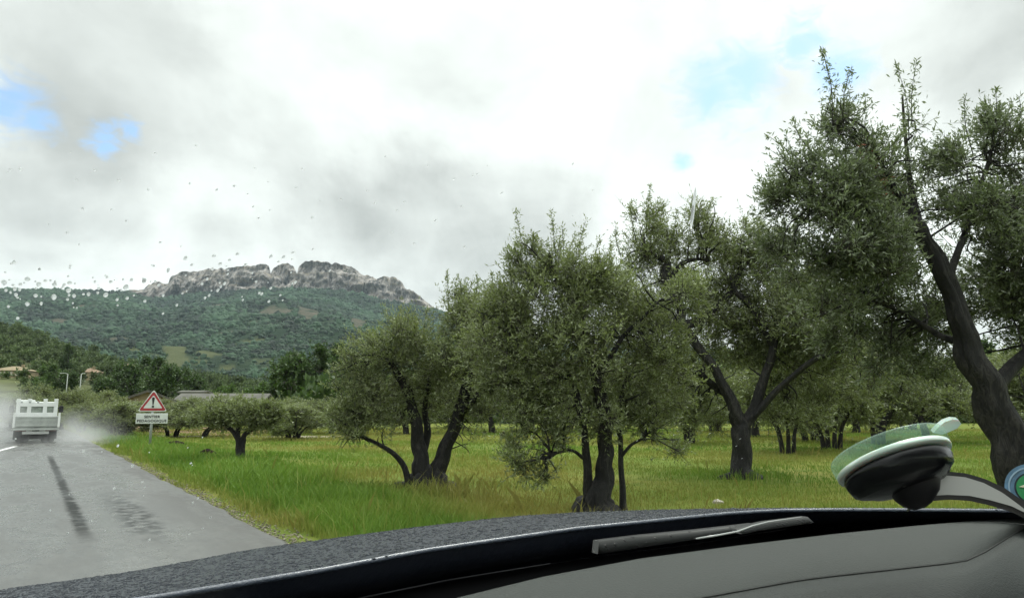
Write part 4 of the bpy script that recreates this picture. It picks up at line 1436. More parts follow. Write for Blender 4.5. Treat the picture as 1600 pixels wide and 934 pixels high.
for txt, zc2, sz in (('SENTIER', pz0 + (pz1 - pz0) * 0.56, 0.105), ('PEDAGOGIQUE', pz0 + (pz1 - pz0) * 0.16, 0.105)):
    cu = bpy.data.curves.new('lettering', 'FONT')
    cu.body, cu.size, cu.align_x = txt, sz, 'CENTER'
    cu.extrude, cu.offset, cu.space_character = 0.002, 0.0028, 1.12
    tmp = bpy.data.objects.new('lettering_source', cu)
    to = bpy.data.objects.new('lettering', bpy.data.meshes.new_from_object(tmp))
    bpy.data.objects.remove(tmp)
    C.objects.link(to)
    to.data.materials.clear()
    to.data.materials.append(M_SIGNK)
    to.parent = tpl
    to.location = (0, -0.004, zc2)
    to.rotation_euler = (math.pi / 2, 0, 0)

# ------------------------------------------------------------------ truck (local: x right, y forward, rear at y=0)
tr_l, tr_r = G(16, 693), G(92, 693)
tpos = (tr_l + tr_r) * 0.5
truck = empty('flatbed_truck', (tpos.x, tpos.y, 0.03), -ROADANG, 'white flatbed truck driving ahead in a cloud of road spray', 'truck')
TW = (tr_r - tr_l).dot(RV)
print('truck width', TW, 'dist', tpos.y, 'edge', EDGE)
W2 = TW / 2
tz = lambda py: CAMZ + (ray(57, py).z / ray(57, py).y) * tpos.y - 0.03
zbt, ztg, zhb = tz(669), tz(650.5), tz(627.5)
mb = MB()
mb.box((0, 0.015, (zbt + 0.05 + ztg) / 2), (TW, 0.05, ztg - zbt - 0.05), bev=0.01)
mb.box((0, -0.018, ztg - 0.03), (TW * 1.0, 0.02, 0.06), bev=0.006)
mb.box((0, -0.018, zbt + 0.10), (TW * 1.0, 0.02, 0.06), bev=0.006)
mb.box((0, -0.016, (zbt + 0.1 + ztg) / 2), (TW * 0.96, 0.014, 0.02))
tg = lp(mb, 'tailgate', M_DIRTYWHITE, truck)
for sx in (-1, 1):
    mb = MB()
    mb.box((sx * (W2 - 0.05), -0.02, (zbt + ztg) / 2 + 0.08), (0.07, 0.05, ztg - zbt + 0.1), bev=0.01)
    lp(mb, 'corner_post', M_WHITE, truck)
for sx in (-1, 1):
    mb = MB()
    mb.box((sx * (W2 - 0.02), 1.75, (zbt + 0.05 + ztg) / 2), (0.04, 3.3, ztg - zbt - 0.05), bev=0.01)
    lp(mb, 'side_board', M_DIRTYWHITE, truck)
mb = MB()
mb.box((0, 1.75, zbt), (TW - 0.1, 3.4, 0.10), bev=0.01)
mb.box((0, -0.01, zbt - 0.03), (TW - 0.04, 0.06, 0.07), bev=0.01)
lp(mb, 'bed', M_DIRTYWHITE, truck)
# headboard frame behind the cab
mb = MB()
hy = 3.35
fw = W2 - 0.10
for x in (-fw, -fw * 0.42, fw * 0.42, fw):
    mb.box((x, hy, (ztg + zhb) / 2), (0.14, 0.07, zhb - ztg + 0.3), bev=0.01)
mb.box((0, hy, zhb - 0.07), (fw * 2 + 0.12, 0.08, 0.17), bev=0.01)
mb.box((0, hy, ztg + 0.05), (fw * 2 + 0.1, 0.08, 0.16), bev=0.01)
lp(mb, 'headboard_frame', M_WHITE, truck)
mb = MB()
for x0, x1 in ((-fw, -fw * 0.42), (-fw * 0.42, fw * 0.42), (fw * 0.42, fw)):
    mb.box(((x0 + x1) / 2, hy + 0.02, (ztg + zhb) / 2), (x1 - x0 - 0.13, 0.02, zhb - ztg - 0.15))
lp(mb, 'headboard_mesh', mat('mesh_panel', (0.20, 0.235, 0.20), 0.6, var=0.3, vscale=10.0), truck)
# cab
mb = MB()
cx0, czt = -W2 * 0.30, tz(626)
prof = [(3.5, 0.55), (3.5, czt - 0.08), (3.62, czt), (4.6, czt), (4.85, czt - 0.15), (5.25, 1.05), (5.5, 0.95), (5.55, 0.5)]
cw = W2 * 0.90
rows_ = [[Vector((sx * (cw - (0.06 if z > 1.1 else 0.0)), y, z)) for (y, z) in prof] for sx in (-1, 1)]
mb.loft(rows_, sm=False, close=True)
mb.poly(rows_[0]); mb.poly(list(reversed(rows_[1])))
cab = lp(mb, 'cab', M_WHITE, truck)
mb = MB()
mb.box((0, 3.49, ztg + 0.2), (cw * 1.3, 0.03, 0.22), bev=0.03)
lp(mb, 'rear_window', M_GLASSD, cab)
mb = MB()
mb.box((-W2 * 0.55, 3.9, czt + 0.01), (W2 * 0.9, 0.7, 0.12), bev=0.04)
lp(mb, 'roof_box', M_WHITE, truck)
for k in range(3):
    mb = MB()
    mb.tube([(-W2 * 0.72 + k * 0.27, 3.33, zhb + 0.02), (-W2 * 0.72 + k * 0.27, 3.30, zhb + 0.02)], [0.04, 0.04], 12)
    lp(mb, 'work_lamp', M_STEEL, truck)
for sx in (-1, 1):
    mb = MB()
    mb.tube([(sx * cw, 5.0, 1.25), (sx * (W2 + 0.12), 4.95, 1.25)], [0.02, 0.02], 8)
    mb.box((sx * (W2 + 0.14), 4.95, 1.2), (0.16, 0.1, 0.28), bev=0.04)
    lp(mb, 'mirror', M_BLACK, truck)
# underside
mb = MB()
mb.box((-0.4, 2.6, 0.62), (0.09, 5.0, 0.2)); mb.box((0.4, 2.6, 0.62), (0.09, 5.0, 0.2))
mb.box((0, 0.9, 0.55), (TW * 0.62, 0.5, 0.22), bev=0.05)
mb.tube([(-W2 * 0.6, 0.95, 0.42), (W2 * 0.6, 0.95, 0.42)], [0.08, 0.08], 10)
mb.box((0, 1.25, zbt - 0.22), (TW * 0.94, 0.08, 0.4))
lp(mb, 'chassis', M_DARK, truck)
for sx in (-1, 1):
    for y, wd_ in ((0.95, 0.42), (4.7, 0.24)):
        mb = MB()
        Mx = Matrix.Translation((sx * (W2 - 0.12 - wd_ / 2), y, 0.40)) @ Matrix.Rotation(math.pi / 2, 4, 'Y')
        mb.lathe([(0.2, -wd_ / 2), (0.36, -wd_ / 2), (0.40, -wd_ / 2 + 0.05), (0.40, -0.01), (0.37, 0.0), (0.40, 0.01), (0.40, wd_ / 2 - 0.05), (0.36, wd_ / 2), (0.2, wd_ / 2)], Mx, 28)
        wh = lp(mb, 'wheel', M_RUBBER, truck)
        mb = MB()
        mb.lathe([(0.005, -wd_ / 2 + 0.06), (0.1, -wd_ / 2 + 0.04), (0.205, -wd_ / 2 + 0.01), (0.205, wd_ / 2 - 0.01), (0.1, wd_ / 2 - 0.04), (0.005, wd_ / 2 - 0.06)], Mx, 24)
        lp(mb, 'rim', M_STEEL, wh)
    mb = MB()
    mb.box((sx * (W2 - 0.33), 0.38, 0.52), (0.48, 0.02, 0.55), bev=0.005)
    lp(mb, 'mudflap', M_RUBBER, truck)
    mb = MB()
    mb.box((sx * (W2 * 0.62), 0.10, 0.47), (0.34, 0.07, 0.12), bev=0.02)
    lp(mb, 'tail_light', mat('tail_light_lens', (0.22, 0.10, 0.09), 0.3), truck)
mb = MB()
mb.box((0, 0.12, 0.36), (TW * 0.56, 0.08, 0.11), bev=0.02)
for sx in (-1, 1):
    mb.box((sx * TW * 0.15, 0.11, 0.43), (TW * 0.15, 0.07, 0.10), bev=0.04)
lp(mb, 'bumper', M_WHITE, truck)
mb = MB()
mb.box((0, 0.10, 0.62), (0.12, 0.05, 0.10), bev=0.02)
mb.tube([(0, 0.1, 0.62), (0, 0.1, 0.86)], [0.02, 0.02], 8)
lp(mb, 'tow_hitch', M_STEEL, truck)
mb = MB()
mb.box((W2 * 0.42, 0.10, 0.56), (0.38, 0.015, 0.10), bev=0.004)
lp(mb, 'number_plate', M_WHITE, truck)

# ------------------------------------------------------------------ meadow grass
M_GRASS = bpy.data.materials.new('grass_blade')
M_GRASS.use_nodes = True
t = NT(M_GRASS.node_tree)
b = t.n['Principled BSDF']
tn = t.new('ShaderNodeAttribute', attribute_name='tone').outputs['Fac']
dy = t.new('ShaderNodeAttribute', attribute_name='dry').outputs['Fac']
c = t.mix(tn, (0.090, 0.180, 0.018), (0.175, 0.290, 0.040))
c = t.mix(dy, c, (0.290, 0.270, 0.070))
t.put(b.inputs['Base Color'], c)
b.inputs['Roughness'].default_value = 0.55
b.inputs['Specular IOR Level'].default_value = 0.3
trn = t.new('ShaderNodeBsdfTranslucent')
t.put(trn.inputs[0], c)
mx = t.new('ShaderNodeMixShader')
mx.inputs[0].default_value = 0.3
t.l.new(b.outputs[0], mx.inputs[1]); t.l.new(trn.outputs[0], mx.inputs[2])
t.l.new(mx.outputs[0], t.n['Material Output'].inputs['Surface'])

NB = 620000
az = rng.uniform(-0.68, 0.80, NB)
dist_ = 4.0 + 44.0 * rng.uniform(0, 1, NB) ** 1.7
gx, gy = az * dist_, dist_
rr_ = gx * RV.x + gy * RV.y
ffw = gx * FV.x + gy * FV.y
lat = rr_ - EDGE - np.array([0.0])
bend = -0.0022 * np.maximum(0, ffw - 45.0) ** 2
lat = lat - bend
pn = np.stack([gx * 0.55, gy * 0.55, 0 * gx], 1)
patchn = fbm(pn, 3, 101)
edge_n = 0.16 + 0.16 * fbm(np.stack([ffw * 1.1, 0 * gx, 0 * gx + 2], 1), 3, 105)
verge = np.clip(1 - (lat - 1.6) / 1.6, 0, 1)
verge = verge * np.clip((lat - 0.15) / 0.35, 0.12, 1)
keepb = (lat > edge_n) & (rng.uniform(0, 1, NB) < np.clip(0.40 + 0.55 * verge + 0.3 * patchn, 0.14, 1))
gx, gy, dist_, verge, patchn, lat = gx[keepb], gy[keepb], dist_[keepb], verge[keepb], patchn[keepb], lat[keepb]
n_ = len(gx)
tuft = np.clip(fbm(np.stack([gx * 1.3, gy * 1.3, 0 * gx + 7], 1), 2, 111) - 0.25, 0, 1)
hgt = (0.03 + 0.045 * rng.uniform(0, 1, n_) + verge * rng.uniform(0.04, 0.17, n_) + tuft * 0.13 * rng.uniform(0.5, 1, n_)) * (1 + 0.25 * patchn)
for base_x, base_y, sp_r in ((668, 768, 0.9), (725, 775, 0.7), (938, 806, 0.6), (1160, 748, 0.8), (760, 770, 0.5), (376, 722, 0.5), (1210, 755, 0.6)):
    q_ = G(base_x, base_y)
    hgt += 0.17 * np.exp(-((gx - q_.x) ** 2 + (gy - q_.y) ** 2) / sp_r ** 2) * rng.uniform(0.3, 1.0, n_)
tall = rng.uniform(0, 1, n_) < 0.012
hgt[tall] += rng.uniform(0.1, 0.25, tall.sum())
wid = np.maximum(0.0045, dist_ * 0.0007) * rng.uniform(0.7, 1.4, n_)
th = rng.uniform(0, 2 * np.pi, n_)
ln_ = rng.uniform(0.1, 0.75, n_) * hgt
la = rng.uniform(0, 2 * np.pi, n_)
bx = np.stack([gx, gy, 0 * gx], 1)
sdx = np.stack([np.cos(th) * wid / 2, np.sin(th) * wid / 2, 0 * th], 1)
tipv = bx + np.stack([np.cos(la) * ln_, np.sin(la) * ln_, hgt], 1)
midv = bx + np.stack([np.cos(la) * ln_ * 0.3, np.sin(la) * ln_ * 0.3, hgt * 0.6], 1)
gv = np.stack([bx - sdx, bx + sdx, midv + sdx * 0.8, tipv, midv - sdx * 0.8], 1).reshape(-1, 3)
dryv = np.clip(0.45 + 0.62 * fbm(np.stack([gx * 0.16, gy * 0.3, 0 * gx + 5], 1), 3, 121) - 0.95 * verge + rng.normal(0, 0.13, n_), 0, 1)
dryv[tall] = np.clip(dryv[tall] + 0.5, 0, 1)
dryv[(lat < 0.45)] = np.clip(dryv[(lat < 0.45)] + 0.35, 0, 1)
tonev = np.clip(0.5 + 0.4 * patchn + rng.normal(0, 0.18, n_), 0, 1)
gr = mesh_np('grass', gv, np.arange(len(gv)), np.full(n_, 5), M_GRASS, attrs={'tone': np.repeat(tonev, 5), 'dry': np.repeat(dryv, 5)})
tag(gr, 'green and yellowing meadow grass under the olive trees and along the verge', 'grass', kind='stuff')

# gravel along the road edge
NG = 9000
f_ = rng.uniform(3, 30, NG)
l_ = rng.normal(0.06, 0.11, NG)
r__ = EDGE + l_
gsz = rng.uniform(0.004, 0.014, NG)
IV0, IF0 = ico(1)
cen = np.stack([RV.x * r__ + FV.x * f_, RV.y * r__ + FV.y * f_, 0.012 + 0 * f_], 1)
k = rng.uniform(0, 1, NG) < np.clip((1.2 - f_ / 24), 0.1, 1)
cen, gsz = cen[k], gsz[k]
NG = len(cen)
gv = IV0[None] * gsz[:, None, None] * (1 + rng.normal(0, 0.2, (NG, len(IV0), 1))) * np.array([1, 1, 0.6]) + cen[:, None]
gf = IF0[None] + (np.arange(NG) * len(IV0))[:, None, None]
M_GRAV = leaf_mat('pale_gravel', (0.165, 0.150, 0.105), (0.165, 0.150, 0.105), (0, 0, 0), 0.6, 0.9, 0.0)
o = mesh_np('gravel', gv.reshape(-1, 3), gf.reshape(-1, 3), np.full(NG * len(IF0), 3), M_GRAV, attrs={'tone': np.repeat(rng.uniform(0, 1, NG), len(IV0))})
tag(o, 'pale gravel between the asphalt edge and the grass', 'gravel', kind='stuff')


def lump(name, px, py, sx, sz, col, label, cat, group=None, seed=1):
    v, f = ico(3)
    n = fbm(v * 2.0 + seed, 3, seed)
    v = v * (1 + 0.28 * n)[:, None] * np.array([sx, sx * 0.8, sz])
    o = mesh_np(name, v, f, np.full(len(f), 3), col, smooth=True)
    o.location = G(px, py) + Vector((0, 0, sz * 0.35))
    tag(o, label, cat, group)


M_CLOD = mat('dark_soil', (0.022, 0.017, 0.012), 1.0, spec=0.05, var=0.4, vscale=10)
M_STONE = mat('pale_stone', (0.42, 0.38, 0.33), 0.8, var=0.2, vscale=6)
lump('soil_mound', 273, 697, 0.30, 0.13, M_CLOD, 'dark soil mound in the grass, nearest the warning sign', 'mound', 'dark soil mounds in the meadow', 3)
lump('soil_mound', 292, 705, 0.22, 0.10, M_CLOD, 'dark soil mound, middle one of the three right of the warning sign', 'mound', 'dark soil mounds in the meadow', 4)
lump('soil_mound', 323, 713, 0.22, 0.13, M_CLOD, 'dark soil mound nearest the trunk of the lone young olive', 'mound', 'dark soil mounds in the meadow', 5)
lump('stone', 1122, 786, 0.07, 0.035, M_STONE, 'small pale stone in the grass in front of the stout twisting olive', 'stone', None, 6)
lump('stone', 786, 682, 0.16, 0.14, M_CLOD, 'dark stone in the yellow grass gap between the forked and the flaring olive', 'stone', None, 7)

# ------------------------------------------------------------------ our own car
car = empty('car', CF(0.4, 0.0, -CAMZ), -ROADANG, 'dark blue car seen from inside: wet bonnet, wiper, windscreen and grey dashboard', 'car')


def cpart(mb_, name, mats, par=None):
    o = part(mb_, name, mats, car)
    if par is not None:
        o.parent = par
    return o


LIP = [(-60, 978), (0, 965), (120, 947), (234, 932), (400, 905), (509, 887), (650, 860), (731, 848), (850, 831), (900, 824), (1000, 814), (1131, 801), (1206, 796), (1300, 795), (1400, 795), (1560, 796), (1700, 799)]
SIL = [(-60, 933), (0, 920), (100, 907), (200, 893), (300, 875), (400, 856), (500, 843), (640, 824), (800, 806), (900, 800), (1000, 796.5), (1131, 794.0), (1206, 793.5), (1300, 793.5), (1400, 793.8), (1560, 795), (1700, 798)]
xs = np.concatenate([np.arange(-60, 1700, 40), [1700]])
DROP_L = 0.13
lip, sil = [], []
for x in xs:
    lp_ = at_drop(x, float(interp(LIP, x)), DROP_L)
    fl = lp_.dot(FV)
    lip.append(lp_)
    fS = fl + 0.02 + 0.72 * max(0.0, (1240 - x) / 1240.0) ** 0.9
    sil.append(at_fwd(x, float(interp(SIL, x)), fS))
rows_ = []
NR = 10
for i in range(NR + 1):
    u = i / NR
    row = []
    for j, x in enumerate(xs):
        yl, ys = float(interp(LIP, x)), float(interp(SIL, x))
        fl, fS = lip[j].dot(FV), sil[j].dot(FV)
        py = yl + (ys - yl) * (1 - (1 - u) ** 1.5)
        row.append(at_fwd(x, py, fl + (fS - fl) * u))
    rows_.append(row)
for k_, (df, dz) in enumerate(((0.12, 0.045), (0.25, 0.12), (0.35, 0.25), (0.42, 0.55))):
    rows_.append([p + FV * df - UV * dz for p in sil])

m_hood = bpy.data.materials.new('rainy_blue_paint')
m_hood.use_nodes = True
t = NT(m_hood.node_tree)
b = t.n['Principled BSDF']
ob = t.new('ShaderNodeTexCoord').outputs['Object']
vo = t.new('ShaderNodeTexVoronoi')
vo.inputs['Scale'].default_value = 150.0
t.put(vo.inputs['Vector'], ob)
drop = t.ramp(vo.outputs['Distance'], 0.42, 0.10)
big = t.noise(ob, 30.0, 4.0, 0.6)
drop = t.math('MULTIPLY', drop, t.ramp(big, 0.30, 0.50))
t.put(b.inputs['Base Color'], (0.018, 0.022, 0.033))
b.inputs['Metallic'].default_value = 0.0
b.inputs['Roughness'].default_value = 0.34
b.inputs['Specular IOR Level'].default_value = 0.3
b.inputs['Coat Weight'].default_value = 0.12
b.inputs['Coat Roughness'].default_value = 0.22
bn = t.new('ShaderNodeBump')
bn.inputs['Strength'].default_value = 0.45
bn.inputs['Distance'].default_value = 0.004
t.put(bn.inputs['Height'], t.math('ADD', drop, t.math('MULTIPLY', t.noise(ob, 260.0, 3.0, 0.6), 0.8)))
t.l.new(bn.outputs[0], b.inputs['Normal'])
t.l.new(bn.outputs[0], b.inputs['Coat Normal'])
mb = MB()
mb.loft(rows_)
hood = cpart(mb, 'bonnet', m_hood)

# rain beads standing on the bonnet
HR = np.array([[tuple(p) for p in row] for row in rows_[:NR + 3]])
NBD = 30000
ui = rng.uniform(0, 1, NBD) * (HR.shape[0] - 1.001)
vj = rng.uniform(0, 1, NBD) * (HR.shape[1] - 1.001)
i0, j0 = ui.astype(int), vj.astype(int)
fu, fv = (ui - i0)[:, None], (vj - j0)[:, None]
pos = HR[i0, j0] * (1 - fu) * (1 - fv) + HR[i0 + 1, j0] * fu * (1 - fv) + HR[i0, j0 + 1] * (1 - fu) * fv + HR[i0 + 1, j0 + 1] * fu * fv
nb_ = np.cross(HR[i0, j0 + 1] - HR[i0, j0], HR[i0 + 1, j0] - HR[i0, j0])
nb_ = unit(nb_ * np.sign(nb_[:, 2:3]))
IB, IBF = ico(1)
sz_ = rng.lognormal(math.log(0.00095), 0.5, NBD).clip(0.0005, 0.0036)
ax_ = unit(np.cross(nb_, np.array([0.2, 0.9, 0.1])))
ay_ = np.cross(nb_, ax_)
bv = pos[:, None] + sz_[:, None, None] * (IB[None, :, 0:1] * ax_[:, None] + IB[None, :, 1:2] * ay_[:, None] * rng.uniform(0.8, 1.5, (NBD, 1, 1)) + IB[None, :, 2:3] * nb_[:, None] * 0.4)
cinv = Matrix.LocRotScale(Vector(car.location), car.rotation_euler, car.scale).inverted()
cm = np.array(cinv)
bv = bv.reshape(-1, 3) @ cm[:3, :3].T + cm[:3, 3]
M_BEAD = mat('rain_bead', (0.010, 0.014, 0.022), 0.08, spec=0.24)
bd_ = mesh_np('rain_beads', bv, (IBF[None] + (np.arange(NBD) * len(IB))[:, None, None]).reshape(-1, 3), np.full(NBD * len(IBF), 3), M_BEAD, hood, smooth=True)
bd_['kind'] = 'stuff'

# the wet rear lip of the bonnet, a small rounded edge
M_LIP = mat('wet_blue_edge', (0.05, 0.06, 0.085), 0.25, coat=0.6, bump=0.3, bscale=160.0)
mb = MB()
mb.tube([p - UV * 0.0012 for p in lip], [0.0024] * len(lip), 8)
cpart(mb, 'bonnet_edge', M_LIP, hood)

# rolled rear edge and cowl
COWL = [(-60, 1045), (300, 985), (578, 931), (700, 906), (842, 883), (936, 868), (1094, 848), (1180, 833), (1272, 820), (1400, 812), (1560, 808), (1700, 808)]
M_COWL = mat('dark_cowl', (0.012, 0.015, 0.024), 0.38, bump=0.15, bscale=90.0)
cow = [at_drop(x, float(interp(COWL, x)), DROP_L + 0.045) for x in xs]
rows_ = [[p - UV * 0.002 for p in lip]]
for u, bl_ in ((0.12, 0.010), (0.35, 0.012), (0.7, 0.004), (1.0, 0.0)):
    rows_.append([a.lerp(c_, u) - UV * bl_ for a, c_ in zip(lip, cow)])
mb = MB()
mb.loft(rows_)
cpart(mb, 'cowl', M_COWL)
# thin bright strip at the foot of the windscreen
mb = MB()
strip = [at_drop(x, float(interp(COWL, x)) - 0.5, DROP_L + 0.040) for x in xs if 380 < x < 880]
mb.tube(strip, [0.0006] * len(strip), 6)
cpart(mb, 'weather_strip', mat('grey_rubber', (0.10, 0.10, 0.105), 0.5))

# black frit between cowl and dashboard
DASH = [(400, 1020), (560, 970), (711, 934), (780, 917), (850, 900), (1000, 872), (1150, 852), (1250, 840), (1300, 834), (1418, 822), (1520, 813), (1600, 806), (1700, 798)]
xd = np.concatenate([np.arange(400, 1700, 30), [1700]])
dash = [at_drop(x, float(interp(DASH, x)), 0.145) for x in xd]
cow2 = [at_drop(x, float(interp(COWL, x)) + 0.5, DROP_L + 0.046) for x in xd]
M_FRIT = mat('black_trim', (0.006, 0.006, 0.007), 0.7, spec=0.2)
mb = MB()
low = [p.lerp(q, 0.5) - UV * 0.03 for p, q in zip(cow2, dash)]
mb.loft([cow2, low, [p - UV * 0.02 for p in dash]])
cpart(mb, 'windscreen_base_trim', M_FRIT)

# dashboard
def dash_mat(name, col, bs, bscale):
    m = bpy.data.materials.new(name)
    m.use_nodes = True
    t = NT(m.node_tree)
    b = t.n['Principled BSDF']
    ob = t.new('ShaderNodeTexCoord').outputs['Object']
    n1 = t.noise(ob, 3.0, 3.0, 0.5)
    t.put(b.inputs['Base Color'], t.mix(n1, tuple(c * 0.92 for c in col), tuple(c * 1.08 for c in col)))
    b.inputs['Roughness'].default_value = 0.7
    b.inputs['Specular IOR Level'].default_value = 0.16
    vo = t.new('ShaderNodeTexVoronoi')
    vo.inputs['Scale'].default_value = bscale
    t.put(vo.inputs['Vector'], ob)
    bn = t.new('ShaderNodeBump')
    bn.inputs['Strength'].default_value = bs
    bn.inputs['Distance'].default_value = 0.001
    t.put(bn.inputs['Height'], t.math('ADD', vo.outputs['Distance'], t.noise(ob, bscale * 2, 2.0)))
    t.l.new(bn.outputs[0], b.inputs['Normal'])
    return m


M_SEAM = mat('seam_shadow_gap', (0.03, 0.032, 0.03), 0.8)
M_DASH = dash_mat('grey_dash_plastic', (0.036, 0.040, 0.037), 0.25, 420.0)
M_DASH2 = dash_mat('grey_grained_plastic', (0.030, 0.034, 0.032), 0.5, 380.0)
SEAM = [(400, 1075), (700, 1005), (900, 968), (1094, 934), (1250, 906), (1300, 900), (1418, 887), (1480, 880), (1512, 875), (1539, 862), (1569, 843), (1600, 824), (1700, 803)]
seam = [at_drop(x, float(interp(SEAM, x)), 0.158) for x in xd]
rows_ = [[p - UV * 0.02 for p in dash], [p - UV * 0.004 for p in dash]]
for u in (0.0, 0.06, 0.2, 0.4, 0.6, 0.8, 0.95, 1.0):
    row = []
    for x in xd:
        yd, ysm = float(interp(DASH, x)), float(interp(SEAM, x))
        sag = 0.003 * math.sin(u * math.pi)
        row.append(at_drop(x, yd + (ysm - yd) * u, 0.145 + 0.013 * u - sag))
    rows_.append(row)
rows_.append([p - UV * 0.006 for p in seam])
mb = MB()
mb.loft(rows_)
dd_ = cpart(mb, 'dashboard', M_DASH)
rows_ = [[p - UV * 0.006 for p in seam]]
for k_ in range(9):
    row = []
    for x in xd:
        ysm = float(interp(SEAM, x))
        row.append(at_drop(x, ysm + 1.2 + k_ * 22, 0.1585 + 0.004 * k_ + 0.0006 * k_ * k_))
    rows_.append(row)
mb = MB()
mb.loft(rows_)
cpart(mb, 'lower_panel', M_DASH2, dd_)
mb = MB()
mb.tube([p + UV * 0.0003 for p in seam], [0.0005] * len(seam), 6)
cpart(mb, 'seam', M_SEAM, dd_)
tr2 = [(1480, 819), (1529, 815.5), (1565, 816), (1600, 819), (1640, 824)]
mb = MB()
mb.tube([at_drop(x, y, 0.1455) for x, y in tr2], [0.0006] * len(tr2), 6)
cpart(mb, 'upper_seam', M_SEAM, dd_)

# wiper
M_WIP = bpy.data.materials.new('wet_wiper')
M_WIP.use_nodes = True
t = NT(M_WIP.node_tree)
b = t.n['Principled BSDF']
ob = t.new('ShaderNodeTexCoord').outputs['Object']
vo = t.new('ShaderNodeTexVoronoi')
vo.inputs['Scale'].default_value = 120.0
t.put(vo.inputs['Vector'], ob)
sp_ = t.math('MULTIPLY', t.ramp(vo.outputs['Distance'], 0.36, 0.26), t.ramp(t.noise(ob, 60.0), 0.48, 0.6))
t.put(b.inputs['Base Color'], t.mix(sp_, (0.020, 0.021, 0.020), (0.004, 0.004, 0.004)))
b.inputs['Specular IOR Level'].default_value = 0.22
b.inputs['Roughness'].default_value = 0.45
bn = t.new('ShaderNodeBump')
bn.inputs['Strength'].default_value = 0.6
bn.inputs['Distance'].default_value = 0.002
t.put(bn.inputs['Height'], sp_)
t.l.new(bn.outputs[0], b.inputs['Normal'])


def band(mb_, up, lo_, drop, th):
    """a bar whose visible face runs between two pixel polylines, th thick away from the eye"""
    xa = np.linspace(up[0][0], up[-1][0], 24)
    xb = np.linspace(lo_[0][0], lo_[-1][0], 24)
    u_ = [at_drop(x, float(interp(up, x)), drop) for x in xa]
    eye = Vector((0, 0, CAMZ))
    l_2 = []
    for x, q in zip(xb, u_):
        r = ray(x, float(interp(lo_, x)))
        l_2.append(eye + r * ((q - eye).dot(FV) - 0.012) / r.dot(FV))
    bk = FV * th
    mb_.loft([u_, l_2, [p + bk for p in l_2], [p + bk for p in u_], u_])
    mb_.poly([u_[0], l_2[0], l_2[0] + bk, u_[0] + bk])
    mb_.poly([u_[-1], l_2[-1], l_2[-1] + bk, u_[-1] + bk])


mb = MB()
band(mb, [(936, 845), (1000, 837), (1094, 828), (1180, 818)], [(934, 865), (1000, 855), (1094, 841), (1184, 825)], 0.140, 0.010)
wip = cpart(mb, 'wiper', M_WIP)
mb = MB()
band(mb, [(1150, 826), (1176, 820), (1200, 815), (1262, 807)], [(1160, 834), (1182, 829), (1210, 825), (1272, 816)], 0.136, 0.010)
cpart(mb, 'wiper_arm', M_WIP, wip)
mb = MB()
hl = [(1088, 841), (1120, 836), (1152, 830), (1176, 821), (1200, 815), (1252, 807.5)]  # thin ridge line in a pale colour, a painted highlight on the wiper
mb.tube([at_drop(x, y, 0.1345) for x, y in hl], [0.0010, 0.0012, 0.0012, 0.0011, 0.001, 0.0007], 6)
cpart(mb, 'wiper_edge_highlight', mat('painted_ridge_highlight', (0.35, 0.36, 0.35), 0.25), wip)


# windscreen: a raked pane, curved a little, 4 mm thick
def ws_f(r, z):
    return 0.24 - z / 0.45 - 0.05 * (r - 0.1) ** 2


def ws_point(px, py, inset=0.0):
    r = ray(px, py)
    rr0, ff0, zz0 = r.dot(RV), r.dot(FV), r.z
    lo_, hi_ = 0.02, 3.0
    for _ in range(50):
        m_ = 0.5 * (lo_ + hi_)
        if ff0 * m_ - ws_f(rr0 * m_, zz0 * m_) + inset < 0:
            lo_ = m_
        else:
            hi_ = m_
    return r * lo_ + Vector((0, 0, CAMZ))


m_gl = bpy.data.materials.new('windscreen_glass')
m_gl.use_nodes = True
t = NT(m_gl.node_tree)
t.n.remove(t.n['Principled BSDF'])
tb = t.new('ShaderNodeBsdfTransparent')
tb.inputs[0].default_value = (0.962, 0.985, 0.968, 1)
t.l.new(tb.outputs[0], t.n['Material Output'].inputs['Surface'])
gr_, gz_ = np.linspace(-1.0, 1.42, 18), np.linspace(-0.165, 0.27, 14)
front = [[CF(r, ws_f(r, z), z) for r in gr_] for z in gz_]
nrm = (FV * 0.45 + UV * 1.0).normalized()
mb = MB()
mb.loft(front)
mb.loft([[p + nrm * 0.004 for p in row] for row in front])
for seq in (front[0], front[-1], [r_0[0] for r_0 in front], [r_0[-1] for r_0 in front]):
    for p, q in zip(seq[:-1], seq[1:]):
        mb.poly([p, q, q + nrm * 0.004, p + nrm * 0.004])
ws = cpart(mb, 'windscreen', m_gl)

